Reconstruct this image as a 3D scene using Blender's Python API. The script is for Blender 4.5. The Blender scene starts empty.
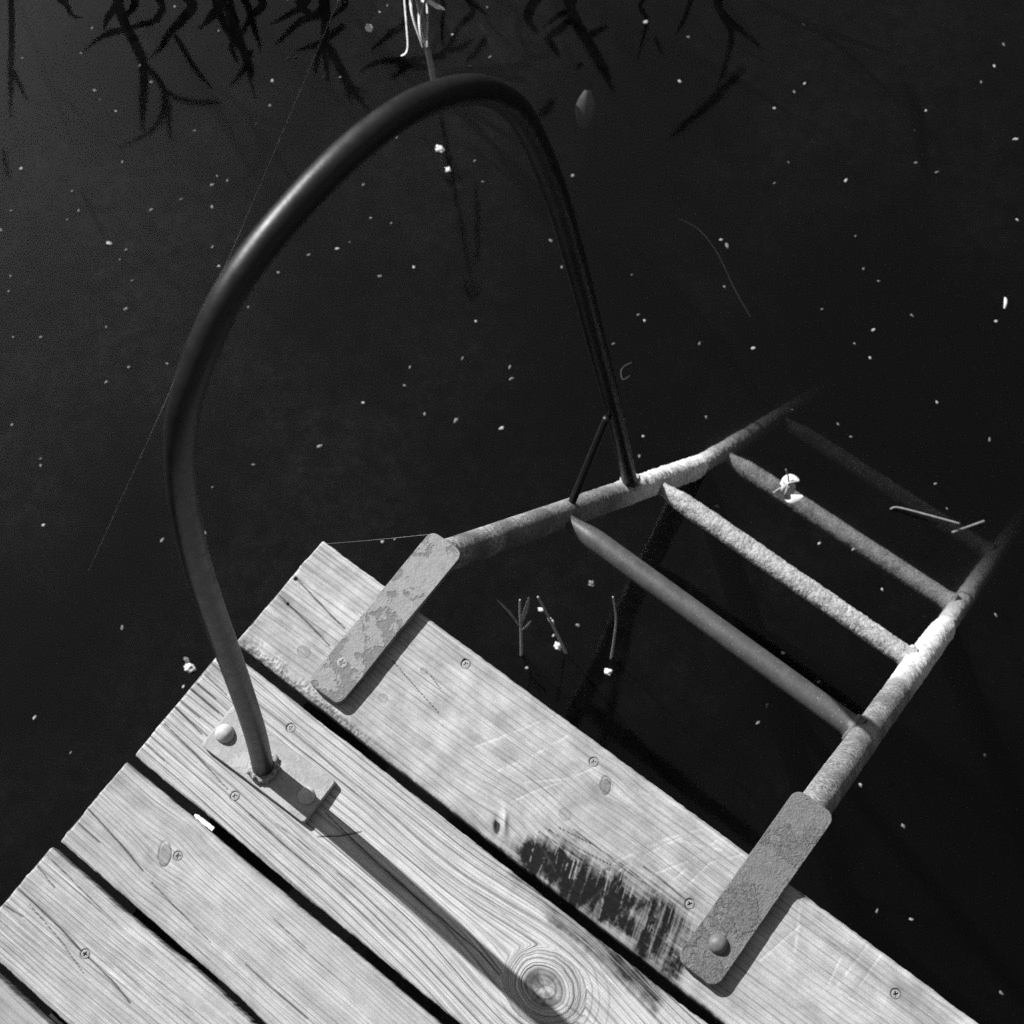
import bpy, bmesh, math, random
import numpy as np
from mathutils import Vector, Matrix

CRACKS = {0:[([(0.0036,-0.077),(0.025,-0.0797),(0.0585,-0.0832),(0.0913,-0.0882)],1.1),([(0.0126,-0.0518),(0.0347,-0.0555),(0.0648,-0.0603),(0.0922,-0.0639)],1.2),([(0.1553,-0.0601),(0.2016,-0.0693),(0.232,-0.0749)],0.6),([(0.2,-0.0487),(0.2175,-0.0534)],0.6),([(0.4187,-0.0868),(0.4575,-0.0864),(0.4861,-0.0846),(0.5209,-0.0865)],0.55),([(0.4053,-0.0944),(0.4439,-0.0866),(0.4786,-0.0878),(0.5138,-0.087)],0.5),([(0.497,-0.0739),(0.5188,-0.0734),(0.5545,-0.0756)],0.8),([(0.3984,-0.1022),(0.4422,-0.0979),(0.4716,-0.0919)],0.5),([(0.3915,-0.1099),(0.4287,-0.1069),(0.4647,-0.1045)],0.45)],1:[([(0.0014,-0.1938),(0.0371,-0.1961)],1.0),([(0.0036,-0.206),(0.0304,-0.2065)],0.9),([(-0.0013,-0.2151),(0.0432,-0.216)],1.2),([(0.0006,-0.2397),(0.0438,-0.2439)],1.2),([(0.0021,-0.2317),(0.0304,-0.2323)],0.8),([(0.0044,-0.2599),(0.0569,-0.2648),(0.1058,-0.2715)],0.8),([(-0.0022,-0.2877),(0.0314,-0.2893)],0.7),([(0.2039,-0.2274),(0.2322,-0.2304),(0.2714,-0.2337),(0.344,-0.2371),(0.3931,-0.2387),(0.4164,-0.2391),(0.4456,-0.2442)],1.0),([(0.1703,-0.2669),(0.2212,-0.2654),(0.2767,-0.2673)],0.7),([(0.1416,-0.277),(0.1986,-0.2788),(0.2524,-0.2782)],0.6),([(0.2132,-0.2512),(0.2307,-0.2366),(0.2463,-0.2197)],0.8)],2:[([(0.0001,-0.376),(0.026,-0.3786),(0.0601,-0.3824),(0.0905,-0.3874)],1.2),([(0.1062,-0.3906),(0.143,-0.3939),(0.1772,-0.3963),(0.1948,-0.3975)],0.7),([(0.2374,-0.3918),(0.2691,-0.3927),(0.3205,-0.3924)],0.9),([(0.0017,-0.393),(0.0347,-0.3939)],0.8)],3:[([(-0.0027,-0.4797),(0.0578,-0.4812),(0.0969,-0.4847),(0.123,-0.4854),(0.1452,-0.4866),(0.1683,-0.4904)],1.3),([(-0.0059,-0.4503),(0.0287,-0.4558)],0.8),([(-0.0015,-0.4368),(0.0496,-0.4399),(0.0832,-0.4419)],0.6),([(-0.0068,-0.5017),(0.0224,-0.497)],1.0),([(0.0198,-0.484),(0.0691,-0.4899),(0.1133,-0.4989)],0.5)],4:[]}
SCREWS = {0:[(0.3934,-0.0187),(0.5545,-0.0756),(0.2219,-0.0161),(0.7607,-0.0249)],1:[(0.1161,-0.1817),(0.1159,-0.2718)],2:[(0.1094,-0.354)],3:[(0.0992,-0.4841)]}
HOLES = {0:[((0.0234,-0.0795),2.2),((0.0117,-0.0525),3.0),((0.219,-0.0141),3),((0.5528,-0.0732),3.5),((0.7605,-0.0227),4)],1:[],2:[],3:[]}
PLUGS = {0:[((0.174,-0.098),4.2),((0.1906,-0.0489),3.2),((0.4017,-0.0794),5.5),((0.418,-0.0312),6),((0.4144,-0.0262),4),((0.0729,-0.1102),6)],1:[],2:[],3:[]}
STAINS = {0:[(0.3834,-0.1412),(0.3887,-0.1247),(0.396,-0.1141),(0.4146,-0.105),(0.4356,-0.0992),(0.4565,-0.0934),(0.4824,-0.0862),(0.5121,-0.0846),(0.5341,-0.0777),(0.5545,-0.0756),(0.5728,-0.081),(0.5788,-0.1065),(0.5759,-0.1361),(0.5382,-0.1375),(0.4926,-0.1422),(0.4451,-0.1454),(0.4126,-0.1441)],1:[(0.3859,-0.1594),(0.4133,-0.1535),(0.4613,-0.1502),(0.5119,-0.1516),(0.5599,-0.1507),(0.5933,-0.1605),(0.5899,-0.184),(0.5565,-0.1793),(0.5193,-0.1783),(0.4805,-0.1757),(0.4404,-0.1723),(0.4061,-0.1689)]}
SCRATCH = [[(0.469,-0.0901),(0.4957,-0.0412),(0.52,-0.0077)],[(0.4777,-0.0934),(0.4976,-0.0473),(0.5146,-0.0193)],[(0.5092,-0.072),(0.5286,-0.0425),(0.534,-0.0259)],[(0.5277,-0.0653),(0.5333,-0.0388),(0.5387,-0.0099)],[(0.5403,-0.0693),(0.5464,-0.0314),(0.5665,-0.0063)],[(0.2841,-0.0811),(0.3138,-0.0324),(0.3293,-0.0061)],[(0.319,-0.085),(0.3364,-0.0549),(0.3549,-0.0122)],[(0.3484,-0.1043),(0.3639,-0.0772),(0.3778,-0.0563)],[(0.349,-0.0781),(0.3819,-0.0481),(0.4,-0.0189)],[(0.7113,-0.0535),(0.7139,-0.0032)],[(0.7042,-0.0566),(0.697,-0.009)],[(0.7052,-0.0582),(0.7711,-0.0481)],[(0.6379,-0.0048),(0.6522,-0.0325),(0.6649,-0.0573)],[(0.4002,-0.1197),(0.4274,-0.1304)],[(0.4811,-0.1266),(0.4868,-0.0667)],[(0.5071,-0.1251),(0.5229,-0.0825)],[(0.4729,-0.139),(0.48,-0.088)],[(0.4529,-0.1357),(0.4356,-0.0992)],[(0.4482,-0.0136),(0.5116,0.0024)],[(0.6396,-0.0779),(0.6518,-0.0268)],[(0.729,-0.0388),(0.729,-0.0036)],[(0.5101,-0.0303),(0.5478,-0.0142)]]
KNOTS = {0:[((0.3572,-0.1308),0.012),((0.418,-0.0312),0.006)],1:[((0.4835,-0.2271),0.026)],2:[((0.0971,-0.3607),0.0085)],3:[]}
SPECKS = [(-1.4267,0.5425,0.9),(-1.2545,0.5695,1.3),(-1.3377,0.6182,0.9),(-1.3611,0.6742,0.9),(-0.984,0.7833,1.8),(-1.1488,0.8127,0.9),(-0.9951,0.8402,0.9),(-0.9846,0.8503,0.9),(-0.9511,0.7383,0.9),(-0.9448,0.6905,0.9),(-1.2216,0.6627,0.9),(-1.1766,0.6472,0.9),(-0.9089,0.8464,0.9),(-0.8828,0.8645,0.9),(-0.9289,0.5629,0.9),(-0.9069,0.5664,0.9),(-0.9243,0.5436,0.9),(-0.8924,0.5081,0.9),(-0.951,0.4865,0.9),(-0.982,0.437,1.2),(-0.9983,0.3382,1.7),(-0.9628,0.3466,0.9),(-0.9575,0.3247,0.7),(-0.8346,0.4438,0.9),(-0.7982,0.4211,1.4),(-1.1328,0.3798,0.7),(-1.093,0.3562,0.9),(-1.0974,0.3295,0.6),(-1.2483,0.3591,1.4),(-1.185,0.2413,0.9),(-1.1986,0.2818,0.8),(-1.1001,0.1812,1.2),(-1.0809,0.1566,0.8),(-0.8779,0.2561,1.7),(-0.9084,0.3061,0.9),(-0.9658,0.1236,0.9),(-1.0071,0.094,0.7),(-0.7934,0.1738,1.1),(-0.8061,0.1284,0.9),(-0.8819,0.2084,0.7),(-0.8858,-0.0309,0.8),(-0.7892,-0.057,1.2),(-0.7985,-0.0475,0.7),(-0.7415,0.2196,0.7),(-0.6924,0.7064,0.9),(-0.5978,0.6729,1.2),(-0.6444,0.5747,1.3),(-0.7312,0.6202,1),(-0.6353,0.6593,0.8),(-0.6796,0.5344,0.9),(-0.6344,0.5983,0.6),(-0.5448,0.5759,1.3),(-0.5064,0.6257,1),(-0.7008,0.4751,0.9),(-0.6988,0.3901,0.9),(-0.747,0.4905,0.9),(-0.348,0.605,1.2),(-0.3216,0.5333,1.3),(-0.2441,0.5687,0.9),(-0.2291,0.5522,0.9),(-0.3861,0.4666,0.8),(-0.3719,0.434,0.7),(-0.4088,0.3661,1.2),(-0.2569,0.4337,1.9),(-0.1849,0.4686,1.3),(-0.4171,0.2586,1.6),(-0.488,0.1644,0.8),(-0.5179,0.0912,0.7),(-0.708,0.8217,0.8),(-0.3086,0.4126,0.8),(-1.0853,0.9444,1),(-0.9884,1.0049,1),(-0.9164,1.0253,1),(-0.9142,1.0455,1),(-0.767,1.0636,1.1),(-0.6941,1.0255,0.9),(-0.7334,0.9305,0.9),(-0.5557,0.8655,0.8),(-0.5157,0.8383,0.8),(-1.032,0.6135,1.0),(-1.26,0.806,1.1),(-0.7515,1.1526,0.8),(-1.1806,0.8734,0.8),(-0.6755,1.0634,0.8),(-0.6981,0.3894,0.8),(-1.0985,0.4816,0.7),(-1.188,0.5585,1.0),(-1.232,0.5599,0.6),(-0.4812,1.2951,1.6),(-0.3943,1.3127,1.3),(-0.3503,1.2218,1.2),(-0.234,1.4577,1.2),(-0.1584,1.3479,1.1),(-0.1628,1.3218,1.2),(-0.173,1.2719,1.2),(0.0917,1.6264,0.9),(0.1033,1.576,1.1),(0.1019,1.532,0.7),(0.054,1.423,1),(0.0603,1.3746,0.8),(0.2161,1.4611,1.5),(0.1398,1.3227,1.1),(0.0178,1.2166,1.4),(-0.3887,0.9431,1.7),(0.3047,1.3186,1.1),(0.0947,1.1292,1),(-0.0934,0.9874,1),(-0.0778,0.9835,1.5),(0.1417,1.0822,0.9),(0.1763,1.0762,1.3),(-0.18,0.8389,1.1),(-0.1238,0.781,1.2),(-0.1084,0.7775,1.1),(-0.3389,0.8112,1.4),(-0.2901,0.7793,0.9),(0.1277,0.9739,1.1),(0.2208,0.9914,1),(0.2592,1.0522,0.8),(0.3798,1.1253,1.1),(0.2094,0.9501,1),(0.2452,0.9428,1.2),(-0.0051,0.7963,1),(0.0743,0.8425,1.2),(-0.1256,0.7099,0.7),(0.3807,0.9373,1),(0.27,0.8071,1),(0.3,0.8005,0.9),(0.4865,0.929,1.1),(0.0188,0.5977,1),(0.0842,0.6886,0.7),(0.0356,0.5645,0.9),(0.4573,0.8101,1.1),(0.1919,0.5669,0.9),(-0.0869,1.1897,0.6),(-0.0825,1.1385,0.7),(0.0989,1.3185,0.8),(-0.0342,0.9131,0.7),(-0.2269,0.555,1),(0.1931,0.7846,0.7),(0.4957,0.7835,0.7),(-0.7079,-0.1339,1.4),(-0.5225,-0.0316,1.6),(-0.4721,0.021,1.3),(-0.472,-0.1854,1.4),(-0.4844,-0.3828,1.3),(-0.3959,-0.389,1),(-0.3219,-0.1983,1.1),(-0.2046,0.2039,1),(-0.2187,0.188,1.1),(0.1301,0.2659,1.4),(0.3629,0.6117,1),(0.4127,0.6353,1.3),(0.4864,0.6048,1.1),(0.6534,0.674,1.1),(0.4192,0.4233,1.2),(0.4471,0.3377,0.9),(0.4517,0.3063,0.8),(0.4895,0.4167,0.9),(0.7561,0.4716,1.1),(0.717,0.3054,1.3),(0.6316,0.3191,1.1),(0.7532,0.1763,1.2),(0.7994,0.1962,1),(0.9575,0.1863,0.9),(0.107,0.1604,1.2),(0.582,0.6596,0.7),(0.0649,0.2513,1.3),(0.1268,0.2206,1.6),(0.1089,0.2282,1.1)]
REEDS = {'A':((-1.3978,0.787,-0.79),[([(-1.408,0.775,-0.741),(-1.4135,0.7688,-0.6829),(-1.4122,0.7702,-0.5873),(-1.4149,0.7672,-0.539),(-1.4309,0.7494,-0.4605),(-1.4594,0.7176,-0.3203)],0.0169),([(-1.4139,0.7684,-0.6676),(-1.4374,0.7422,-0.656),(-1.463,0.7136,-0.6357),(-1.487,0.6868,-0.611)],0.0091),([(-1.355,0.8341,-0.7184),(-1.3687,0.8187,-0.6696),(-1.3946,0.7898,-0.6592),(-1.4169,0.765,-0.6533),(-1.4476,0.7308,-0.6416)],0.0112),([(-1.4144,0.7678,-0.5488),(-1.4051,0.7782,-0.5007),(-1.4028,0.7807,-0.4369),(-1.4164,0.7655,-0.3746),(-1.4391,0.7403,-0.3295),(-1.468,0.7081,-0.3015),(-1.5094,0.662,-0.275)],0.011),([(-1.4022,0.7814,-0.4401),(-1.3865,0.7989,-0.4042),(-1.3604,0.8279,-0.3811),(-1.3261,0.8662,-0.3686)],0.0094),([(-1.4035,0.7799,-0.3941),(-1.418,0.7638,-0.3269),(-1.4281,0.7525,-0.2665)],0.0078),([(-1.3166,0.8768,-0.702),(-1.3375,0.8535,-0.6499),(-1.3603,0.8281,-0.619),(-1.3821,0.8038,-0.5804),(-1.4013,0.7824,-0.5562)],0.0159),([(-1.3549,0.8342,-0.6103),(-1.35,0.8395,-0.5596),(-1.3468,0.8431,-0.498),(-1.3349,0.8564,-0.4231)],0.0093),([(-1.408,0.775,-0.741),(-1.4313,0.7489,-0.6967),(-1.4438,0.735,-0.6651)],0.0134),([(-1.3866,0.7988,-0.7318),(-1.4035,0.7799,-0.6969),(-1.4147,0.7675,-0.6772)],0.0133)]),'B':((-1.2397,0.9022,-0.79),[([(-1.2486,0.8906,-0.7343),(-1.2479,0.8915,-0.6582),(-1.2421,0.8979,-0.6085),(-1.2386,0.9018,-0.5419)],0.0135),([(-1.2359,0.9048,-0.7289),(-1.2355,0.9053,-0.6056),(-1.2341,0.9068,-0.5064),(-1.2445,0.8953,-0.4596)],0.0138),([(-1.2316,0.9096,-0.6971),(-1.2386,0.9018,-0.5419),(-1.2439,0.8959,-0.4064)],0.0116),([(-1.2295,0.9119,-0.7262),(-1.2535,0.8852,-0.7065),(-1.2828,0.8525,-0.658)],0.011),([(-1.2307,0.9106,-0.6352),(-1.2485,0.8907,-0.5954),(-1.2506,0.8884,-0.5307)],0.009),([(-1.2243,0.9177,-0.5684),(-1.2477,0.8916,-0.5126),(-1.2735,0.8628,-0.4627)],0.0092),([(-1.1885,0.9577,-0.7087),(-1.212,0.9314,-0.6643),(-1.2355,0.9053,-0.6056)],0.0133),([(-1.2421,0.8979,-0.7166),(-1.2684,0.8686,-0.6764),(-1.2869,0.8479,-0.666)],0.0088),([(-1.2103,0.9333,-0.718),(-1.2109,0.9326,-0.6265),(-1.2119,0.9316,-0.5563)],0.0112)]),'C':((-1.0642,1.0335,-0.79),[([(-1.0725,1.0235,-0.722),(-1.0834,1.0113,-0.6356),(-1.0936,0.9999,-0.5439),(-1.0997,0.9931,-0.4726)],0.0158),([(-1.0792,1.016,-0.7011),(-1.1132,0.9781,-0.6733),(-1.1556,0.9308,-0.6202)],0.0131),([(-1.0465,1.0524,-0.7109),(-1.0598,1.0376,-0.6807),(-1.0791,1.0161,-0.6585)],0.0108),([(-1.0551,1.0429,-0.6388),(-1.092,1.0017,-0.6016),(-1.1321,0.957,-0.5873)],0.0099),([(-1.0851,1.0094,-0.5889),(-1.0776,1.0178,-0.51),(-1.0694,1.027,-0.4307),(-1.0506,1.0478,-0.3281)],0.014),([(-1.0912,1.0026,-0.6076),(-1.1025,0.99,-0.5643),(-1.1148,0.9764,-0.5034)],0.009),([(-1.0944,0.9991,-0.7313),(-1.126,0.9639,-0.7001),(-1.1534,0.9333,-0.6817)],0.0108),([(-1.0803,1.0148,-0.4876),(-1.0702,1.026,-0.4486),(-1.0457,1.0533,-0.4021)],0.0069),([(-1.0753,1.0203,-0.4682),(-1.0769,1.0185,-0.4166),(-1.0764,1.0191,-0.3697)],0.0069),([(-1.1046,0.9876,-0.7357),(-1.0971,0.9961,-0.6907),(-1.0836,1.011,-0.6666)],0.0151)]),'D':((-0.9255,1.1133,-0.79),[([(-0.9353,1.101,-0.6785),(-0.9592,1.0744,-0.646),(-0.9908,1.0392,-0.6097)],0.0108),([(-0.8431,1.2038,-0.6839),(-0.8665,1.1777,-0.624),(-0.8878,1.154,-0.5637),(-0.9184,1.1199,-0.5547)],0.0099),([(-0.8283,1.2203,-0.5853),(-0.8436,1.2033,-0.544),(-0.8642,1.1803,-0.5138)],0.0088),([(-0.8904,1.1511,-0.5486),(-0.9398,1.096,-0.5545),(-0.9812,1.0498,-0.5667),(-1.0145,1.0128,-0.5489)],0.011),([(-0.9144,1.1243,-0.5166),(-0.9346,1.1018,-0.5325),(-0.9624,1.0708,-0.5417)],0.011),([(-0.9382,1.0978,-0.5407),(-0.957,1.0768,-0.5227),(-0.9761,1.0555,-0.5046)],0.0089),([(-0.8448,1.2019,-0.6994),(-0.8329,1.2151,-0.6705),(-0.821,1.2284,-0.6381)],0.0086),([(-0.8817,1.1608,-0.7152),(-0.8874,1.1544,-0.6424),(-0.8924,1.1488,-0.5593)],0.0066),([(-0.8919,1.1494,-0.5655),(-0.8681,1.176,-0.5614),(-0.844,1.2028,-0.5827)],0.0087)]),'F':((-0.6723,1.3047,-0.79),[([(-0.6735,1.3019,-0.7164),(-0.6655,1.3108,-0.6534),(-0.6528,1.325,-0.5923),(-0.6328,1.3473,-0.5061),(-0.6133,1.369,-0.395)],0.0181),([(-0.6685,1.3075,-0.7025),(-0.6895,1.284,-0.6759),(-0.7096,1.2617,-0.6482)],0.0127),([(-0.6723,1.3033,-0.6563),(-0.6923,1.281,-0.6284),(-0.7108,1.2603,-0.6116)],0.0128),([(-0.7063,1.2653,-0.6221),(-0.699,1.2735,-0.5907),(-0.6877,1.2861,-0.5439)],0.0109),([(-0.6514,1.3265,-0.5917),(-0.6345,1.3454,-0.6061),(-0.6191,1.3625,-0.6118)],0.0108),([(-0.7172,1.2531,-0.735),(-0.7286,1.2405,-0.6868),(-0.717,1.2534,-0.633)],0.017),([(-0.7017,1.2704,-0.4082),(-0.7145,1.2561,-0.3787),(-0.7302,1.2386,-0.3572)],0.0114),([(-0.6584,1.3187,-0.5176),(-0.6629,1.3137,-0.5065),(-0.6674,1.3086,-0.4952)],0.0088)]),'G':((-0.4431,1.4722,-0.79),[([(-0.4395,1.4754,-0.703),(-0.4298,1.4861,-0.6636),(-0.4053,1.5134,-0.6044),(-0.3644,1.559,-0.5202)],0.011),([(-0.4331,1.4825,-0.6768),(-0.4146,1.5031,-0.5962),(-0.4157,1.5019,-0.5238),(-0.427,1.4893,-0.4117)],0.0101),([(-0.3918,1.5285,-0.4703),(-0.4113,1.5068,-0.4217),(-0.4331,1.4824,-0.3796),(-0.4641,1.4479,-0.3224),(-0.4961,1.4123,-0.2595)],0.0163),([(-0.4734,1.4375,-0.7175),(-0.4802,1.43,-0.6674),(-0.4915,1.4174,-0.6237)],0.0085),([(-0.5377,1.3658,-0.7449),(-0.5319,1.3723,-0.6838),(-0.5382,1.3653,-0.6196),(-0.5449,1.3579,-0.5657)],0.0069),([(-0.5204,1.3852,-0.6241),(-0.513,1.3934,-0.5896),(-0.5084,1.3985,-0.5622)],0.0043)]),'H':((-1.5719,0.6564,-0.79),[([(-1.5816,0.6452,-0.7519),(-1.6293,0.5921,-0.568),(-1.6531,0.5655,-0.4759),(-1.6737,0.5426,-0.4026)],0.0097),([(-1.6303,0.5909,-0.5584),(-1.6324,0.5886,-0.5048),(-1.6354,0.5853,-0.4463)],0.0072),([(-1.5181,0.716,-0.7248),(-1.5152,0.7192,-0.678),(-1.5019,0.7341,-0.6629)],0.0113),([(-1.7101,0.502,-0.2984),(-1.7212,0.4896,-0.2442),(-1.7326,0.4769,-0.1882)],0.0076)])}
STALK_BASE = (-0.711,0.9433,-0.79)
STALK_TOP = (-0.7109,0.9434,-0.0324)
STALK_STRIPS = [([(-0.7199,0.9274,-0.463),(-0.7232,0.9237,-0.5234),(-0.7267,0.9198,-0.5867),(-0.7303,0.9157,-0.6391),(-0.7347,0.9109,-0.6593),(-0.7413,0.9035,-0.6647)],0.007),([(-0.6902,0.956,-0.4589),(-0.6996,0.9455,-0.5291),(-0.7076,0.9366,-0.5668),(-0.7108,0.933,-0.6185),(-0.7075,0.9367,-0.65)],0.009),([(-0.7044,0.9357,-0.4729),(-0.712,0.9272,-0.532),(-0.7124,0.9268,-0.5759),(-0.7102,0.9292,-0.6195),(-0.709,0.9305,-0.6474)],0.011),([(-0.6898,0.9475,-0.4993),(-0.6948,0.9418,-0.5737),(-0.7021,0.9338,-0.6458)],0.007),([(-0.6885,0.9444,-0.5205),(-0.6807,0.9531,-0.539),(-0.6712,0.9637,-0.5534)],0.006)]
STALK_LEAVES = [([(-0.7024,0.9589,-0.1562),(-0.6926,0.9698,-0.287),(-0.6854,0.9778,-0.4021),(-0.6817,0.9819,-0.4605)],0.0075),([(-0.7066,0.9422,-0.4585),(-0.7127,0.9354,-0.4912),(-0.7197,0.9276,-0.5275)],0.0064),([(-0.7131,0.9454,-0.0272),(-0.7217,0.9358,0.0061),(-0.724,0.9333,-0.1258)],0.0064),([(-0.712,0.9467,-0.0454),(-0.7112,0.9475,-0.007),(-0.699,0.9612,-0.0751)],0.0053)]
SPRIGS = [((0.0851,0.173,-0.79),[([(0.0851,0.173,-0.79),(0.0908,0.1794,-0.6611),(0.0937,0.1827,-0.5716),(0.0962,0.1855,-0.5161)],0.0033),([(0.0905,0.1791,-0.6449),(0.0839,0.1718,-0.5671),(0.0748,0.1616,-0.4958)],0.0026),([(0.0935,0.1825,-0.6219),(0.1001,0.1898,-0.563),(0.1053,0.1956,-0.5105)],0.0046),([(0.0905,0.1792,-0.6662),(0.0964,0.1857,-0.6509),(0.1026,0.1926,-0.6257)],0.0033)]),((0.1412,0.2189,-0.79),[([(0.1412,0.2189,-0.79),(0.1331,0.2099,-0.6587),(0.1271,0.2032,-0.5607),(0.1219,0.1974,-0.4844)],0.0036)]),((0.2041,0.2553,-0.79),[([(0.2041,0.2553,-0.79),(0.2078,0.2594,-0.6969),(0.2103,0.2622,-0.6042),(0.2096,0.2615,-0.5343),(0.208,0.2596,-0.4811)],0.0028)])]
CLUMPS = [(-0.6253,0.8487,0.009),(-0.5845,0.8215,0.006),(-0.3348,-0.1682,0.009),(-0.3479,-0.1612,0.005),(0.2149,0.2325,0.0075),(0.1259,0.2179,0.0075),(0.066,0.2511,0.0045),(0.0904,0.2459,0.005),(0.1061,0.336,0.006)]
STRAWS = [[(0.4226,0.7279),(0.4308,0.736),(0.4747,0.7508),(0.5265,0.7671)],[(0.5243,0.7526),(0.5554,0.799)]]
CURL = (0.2706,0.6519)
SEEDPOD = [(0.3684,1.1732),(0.3782,1.1538)]
PETAL = (-0.9099,0.9839)
LEAF_A = [(-0.7364,1.1101),(-0.6854,1.1225)]
LEAF_B = [(-0.4957,1.1418),(-0.4719,1.0818)]
FIBRE = [(-0.0779,0.6989),(-0.0843,0.6872),(-0.0831,0.6739),(-0.0713,0.6636),(-0.066,0.6767)]
HAIR = [(-0.1776,0.9809),(-0.1396,0.9824),(-0.1005,0.9699),(-0.0664,0.9517),(-0.0159,0.9188),(0.038,0.8893)]
THREAD_END = [(-0.5871,-0.1488,-0.79),(-0.7259,0.7012,-0.45)]
HAND = [(-0.2301,-0.007),(-0.2114,0.1056),(-0.1859,0.256),(-0.1593,0.4264),(-0.1416,0.514),(-0.1225,0.5842),(-0.1067,0.6248),(-0.0884,0.6568),(-0.0686,0.6763),(-0.0435,0.6974),(-0.0191,0.7102),(0.011,0.7172),(0.0434,0.7191),(0.0797,0.7189),(0.1162,0.7126),(0.1505,0.701),(0.1838,0.6817),(0.2173,0.6526),(0.2412,0.6216),(0.2621,0.5812),(0.2793,0.5222),(0.2928,0.4591),(0.3041,0.3988),(0.3179,0.3042),(0.3322,0.1979),(0.3515,0.047),(0.3713,-0.1013),(0.3905,-0.2599),(0.4132,-0.4625)]
BRACE = [(0.3657,-0.1783),(0.281,-0.3072)]
CAM_R = [(0.7887,0.6107,-0.0707),(0.5507,-0.753,-0.3601),(-0.2732,0.2451,-0.9302)]
CAM_C = (0.6081,-0.2561,1.542)
FPX = 1501.54

ZW = -0.79                     # pond level below the deck boards
XL, XR = 0.1236, 0.5987        # the two ladder rails
RAIL_Z0, RAIL_M = 0.0868, 1.4533
SUN = np.array([-1.2, 0.225, 1.0]); SUN /= np.linalg.norm(SUN)
scene = bpy.context.scene
COL = scene.collection
rng = np.random.default_rng(7)
random.seed(7)

# ------------------------------------------------------------------ noise
def _hash(ix, iy, iz, seed):
    n = (ix.astype(np.int64) * 374761393 + iy.astype(np.int64) * 668265263 + iz.astype(np.int64) * 2147483647 + seed * 974634533) & 0x7fffffff
    n = ((n ^ (n >> 13)) * 1274126177) & 0x7fffffff
    n = ((n ^ (n >> 16)) * 668265263) & 0x7fffffff
    return ((n ^ (n >> 15)) & 0xffff) / 65535.0

def vnoise(x, y, z=0.0, seed=0):
    x, y, z = np.broadcast_arrays(np.asarray(x, float), np.asarray(y, float), np.asarray(z, float))
    ix, iy, iz = np.floor(x), np.floor(y), np.floor(z)
    fx, fy, fz = x - ix, y - iy, z - iz
    fx, fy, fz = (f * f * (3 - 2 * f) for f in (fx, fy, fz))
    r = 0
    for a in (0, 1):
        for b in (0, 1):
            for c in (0, 1):
                w = (fx if a else 1 - fx) * (fy if b else 1 - fy) * (fz if c else 1 - fz)
                r = r + w * _hash(ix + a, iy + b, iz + c, seed)
    return r

def fbm(x, y, z=0.0, seed=0, octv=4):
    s = 0; a = .5; t = 0
    for k in range(octv):
        s = s + a * vnoise(np.asarray(x) * 2 ** k, np.asarray(y) * 2 ** k, np.asarray(z) * 2 ** k, seed + k * 17); t += a; a *= .55
    return s / t

# ------------------------------------------------------------------ node helper
class Mat:
    def __init__(self, name):
        self.m = bpy.data.materials.new(name); self.m.use_nodes = True
        self.nt = self.m.node_tree; self.nt.nodes.clear()
        self.out = self.nt.nodes.new('ShaderNodeOutputMaterial')
    def n(self, typ, ins=None, **attrs):
        nd = self.nt.nodes.new('ShaderNode' + typ)
        for k, v in attrs.items(): setattr(nd, k, v)
        for k, v in (ins or {}).items(): self.set(nd.inputs[k], v)
        return nd
    def set(self, sock, v):
        if isinstance(v, bpy.types.NodeSocket): self.nt.links.new(v, sock)
        elif isinstance(v, bpy.types.Node): self.nt.links.new(v.outputs[0], sock)
        elif hasattr(sock.default_value, '__len__') and not hasattr(v, '__len__'):
            L = len(sock.default_value); sock.default_value = (v, v, v, 1.0)[:L] if L != 3 else (v, v, v)
        else: sock.default_value = v
    def math(self, op, a, b=0.0, c=0.0, clamp=False):
        nd = self.nt.nodes.new('ShaderNodeMath'); nd.operation = op; nd.use_clamp = clamp
        for i, v in enumerate((a, b, c)): self.set(nd.inputs[i], v)
        return nd.outputs[0]
    def mapr(self, v, a, b, c, d, smooth=False):
        nd = self.nt.nodes.new('ShaderNodeMapRange'); nd.clamp = True
        if smooth: nd.interpolation_type = 'SMOOTHSTEP'
        for i, x in enumerate((v, a, b, c, d)): self.set(nd.inputs[i], x)
        return nd.outputs[0]
    def noise(self, vec, scale, detail=3.0, rough=.55):
        nd = self.n('TexNoise', {'Vector': vec, 'Scale': scale, 'Detail': detail, 'Roughness': rough}); return nd.outputs[0]
    def mix(self, f, a, b):
        return self.math('ADD', self.math('MULTIPLY', a, self.math('SUBTRACT', 1.0, f)), self.math('MULTIPLY', b, f))
    def grey(self, v):
        nd = self.nt.nodes.new('ShaderNodeCombineColor')
        for i in range(3): self.set(nd.inputs[i], v)
        return nd.outputs[0]
    def pos(self): return self.n('NewGeometry').outputs['Position']
    def obj(self): return self.n('TexCoord').outputs['Object']
    def bump(self, h, dist, strength=1.0):
        return self.n('Bump', {'Height': h, 'Distance': dist, 'Strength': strength}).outputs[0]
    def bsdf(self, v, rough=.6, bump=None, metal=0.0, spec=.5):
        ins = {'Base Color': self.grey(v), 'Roughness': rough, 'Metallic': metal, 'Specular IOR Level': spec}
        if bump is not None: ins['Normal'] = bump
        b = self.n('BsdfPrincipled', ins); self.set(self.out.inputs['Surface'], b.outputs[0]); return self.m

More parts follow.
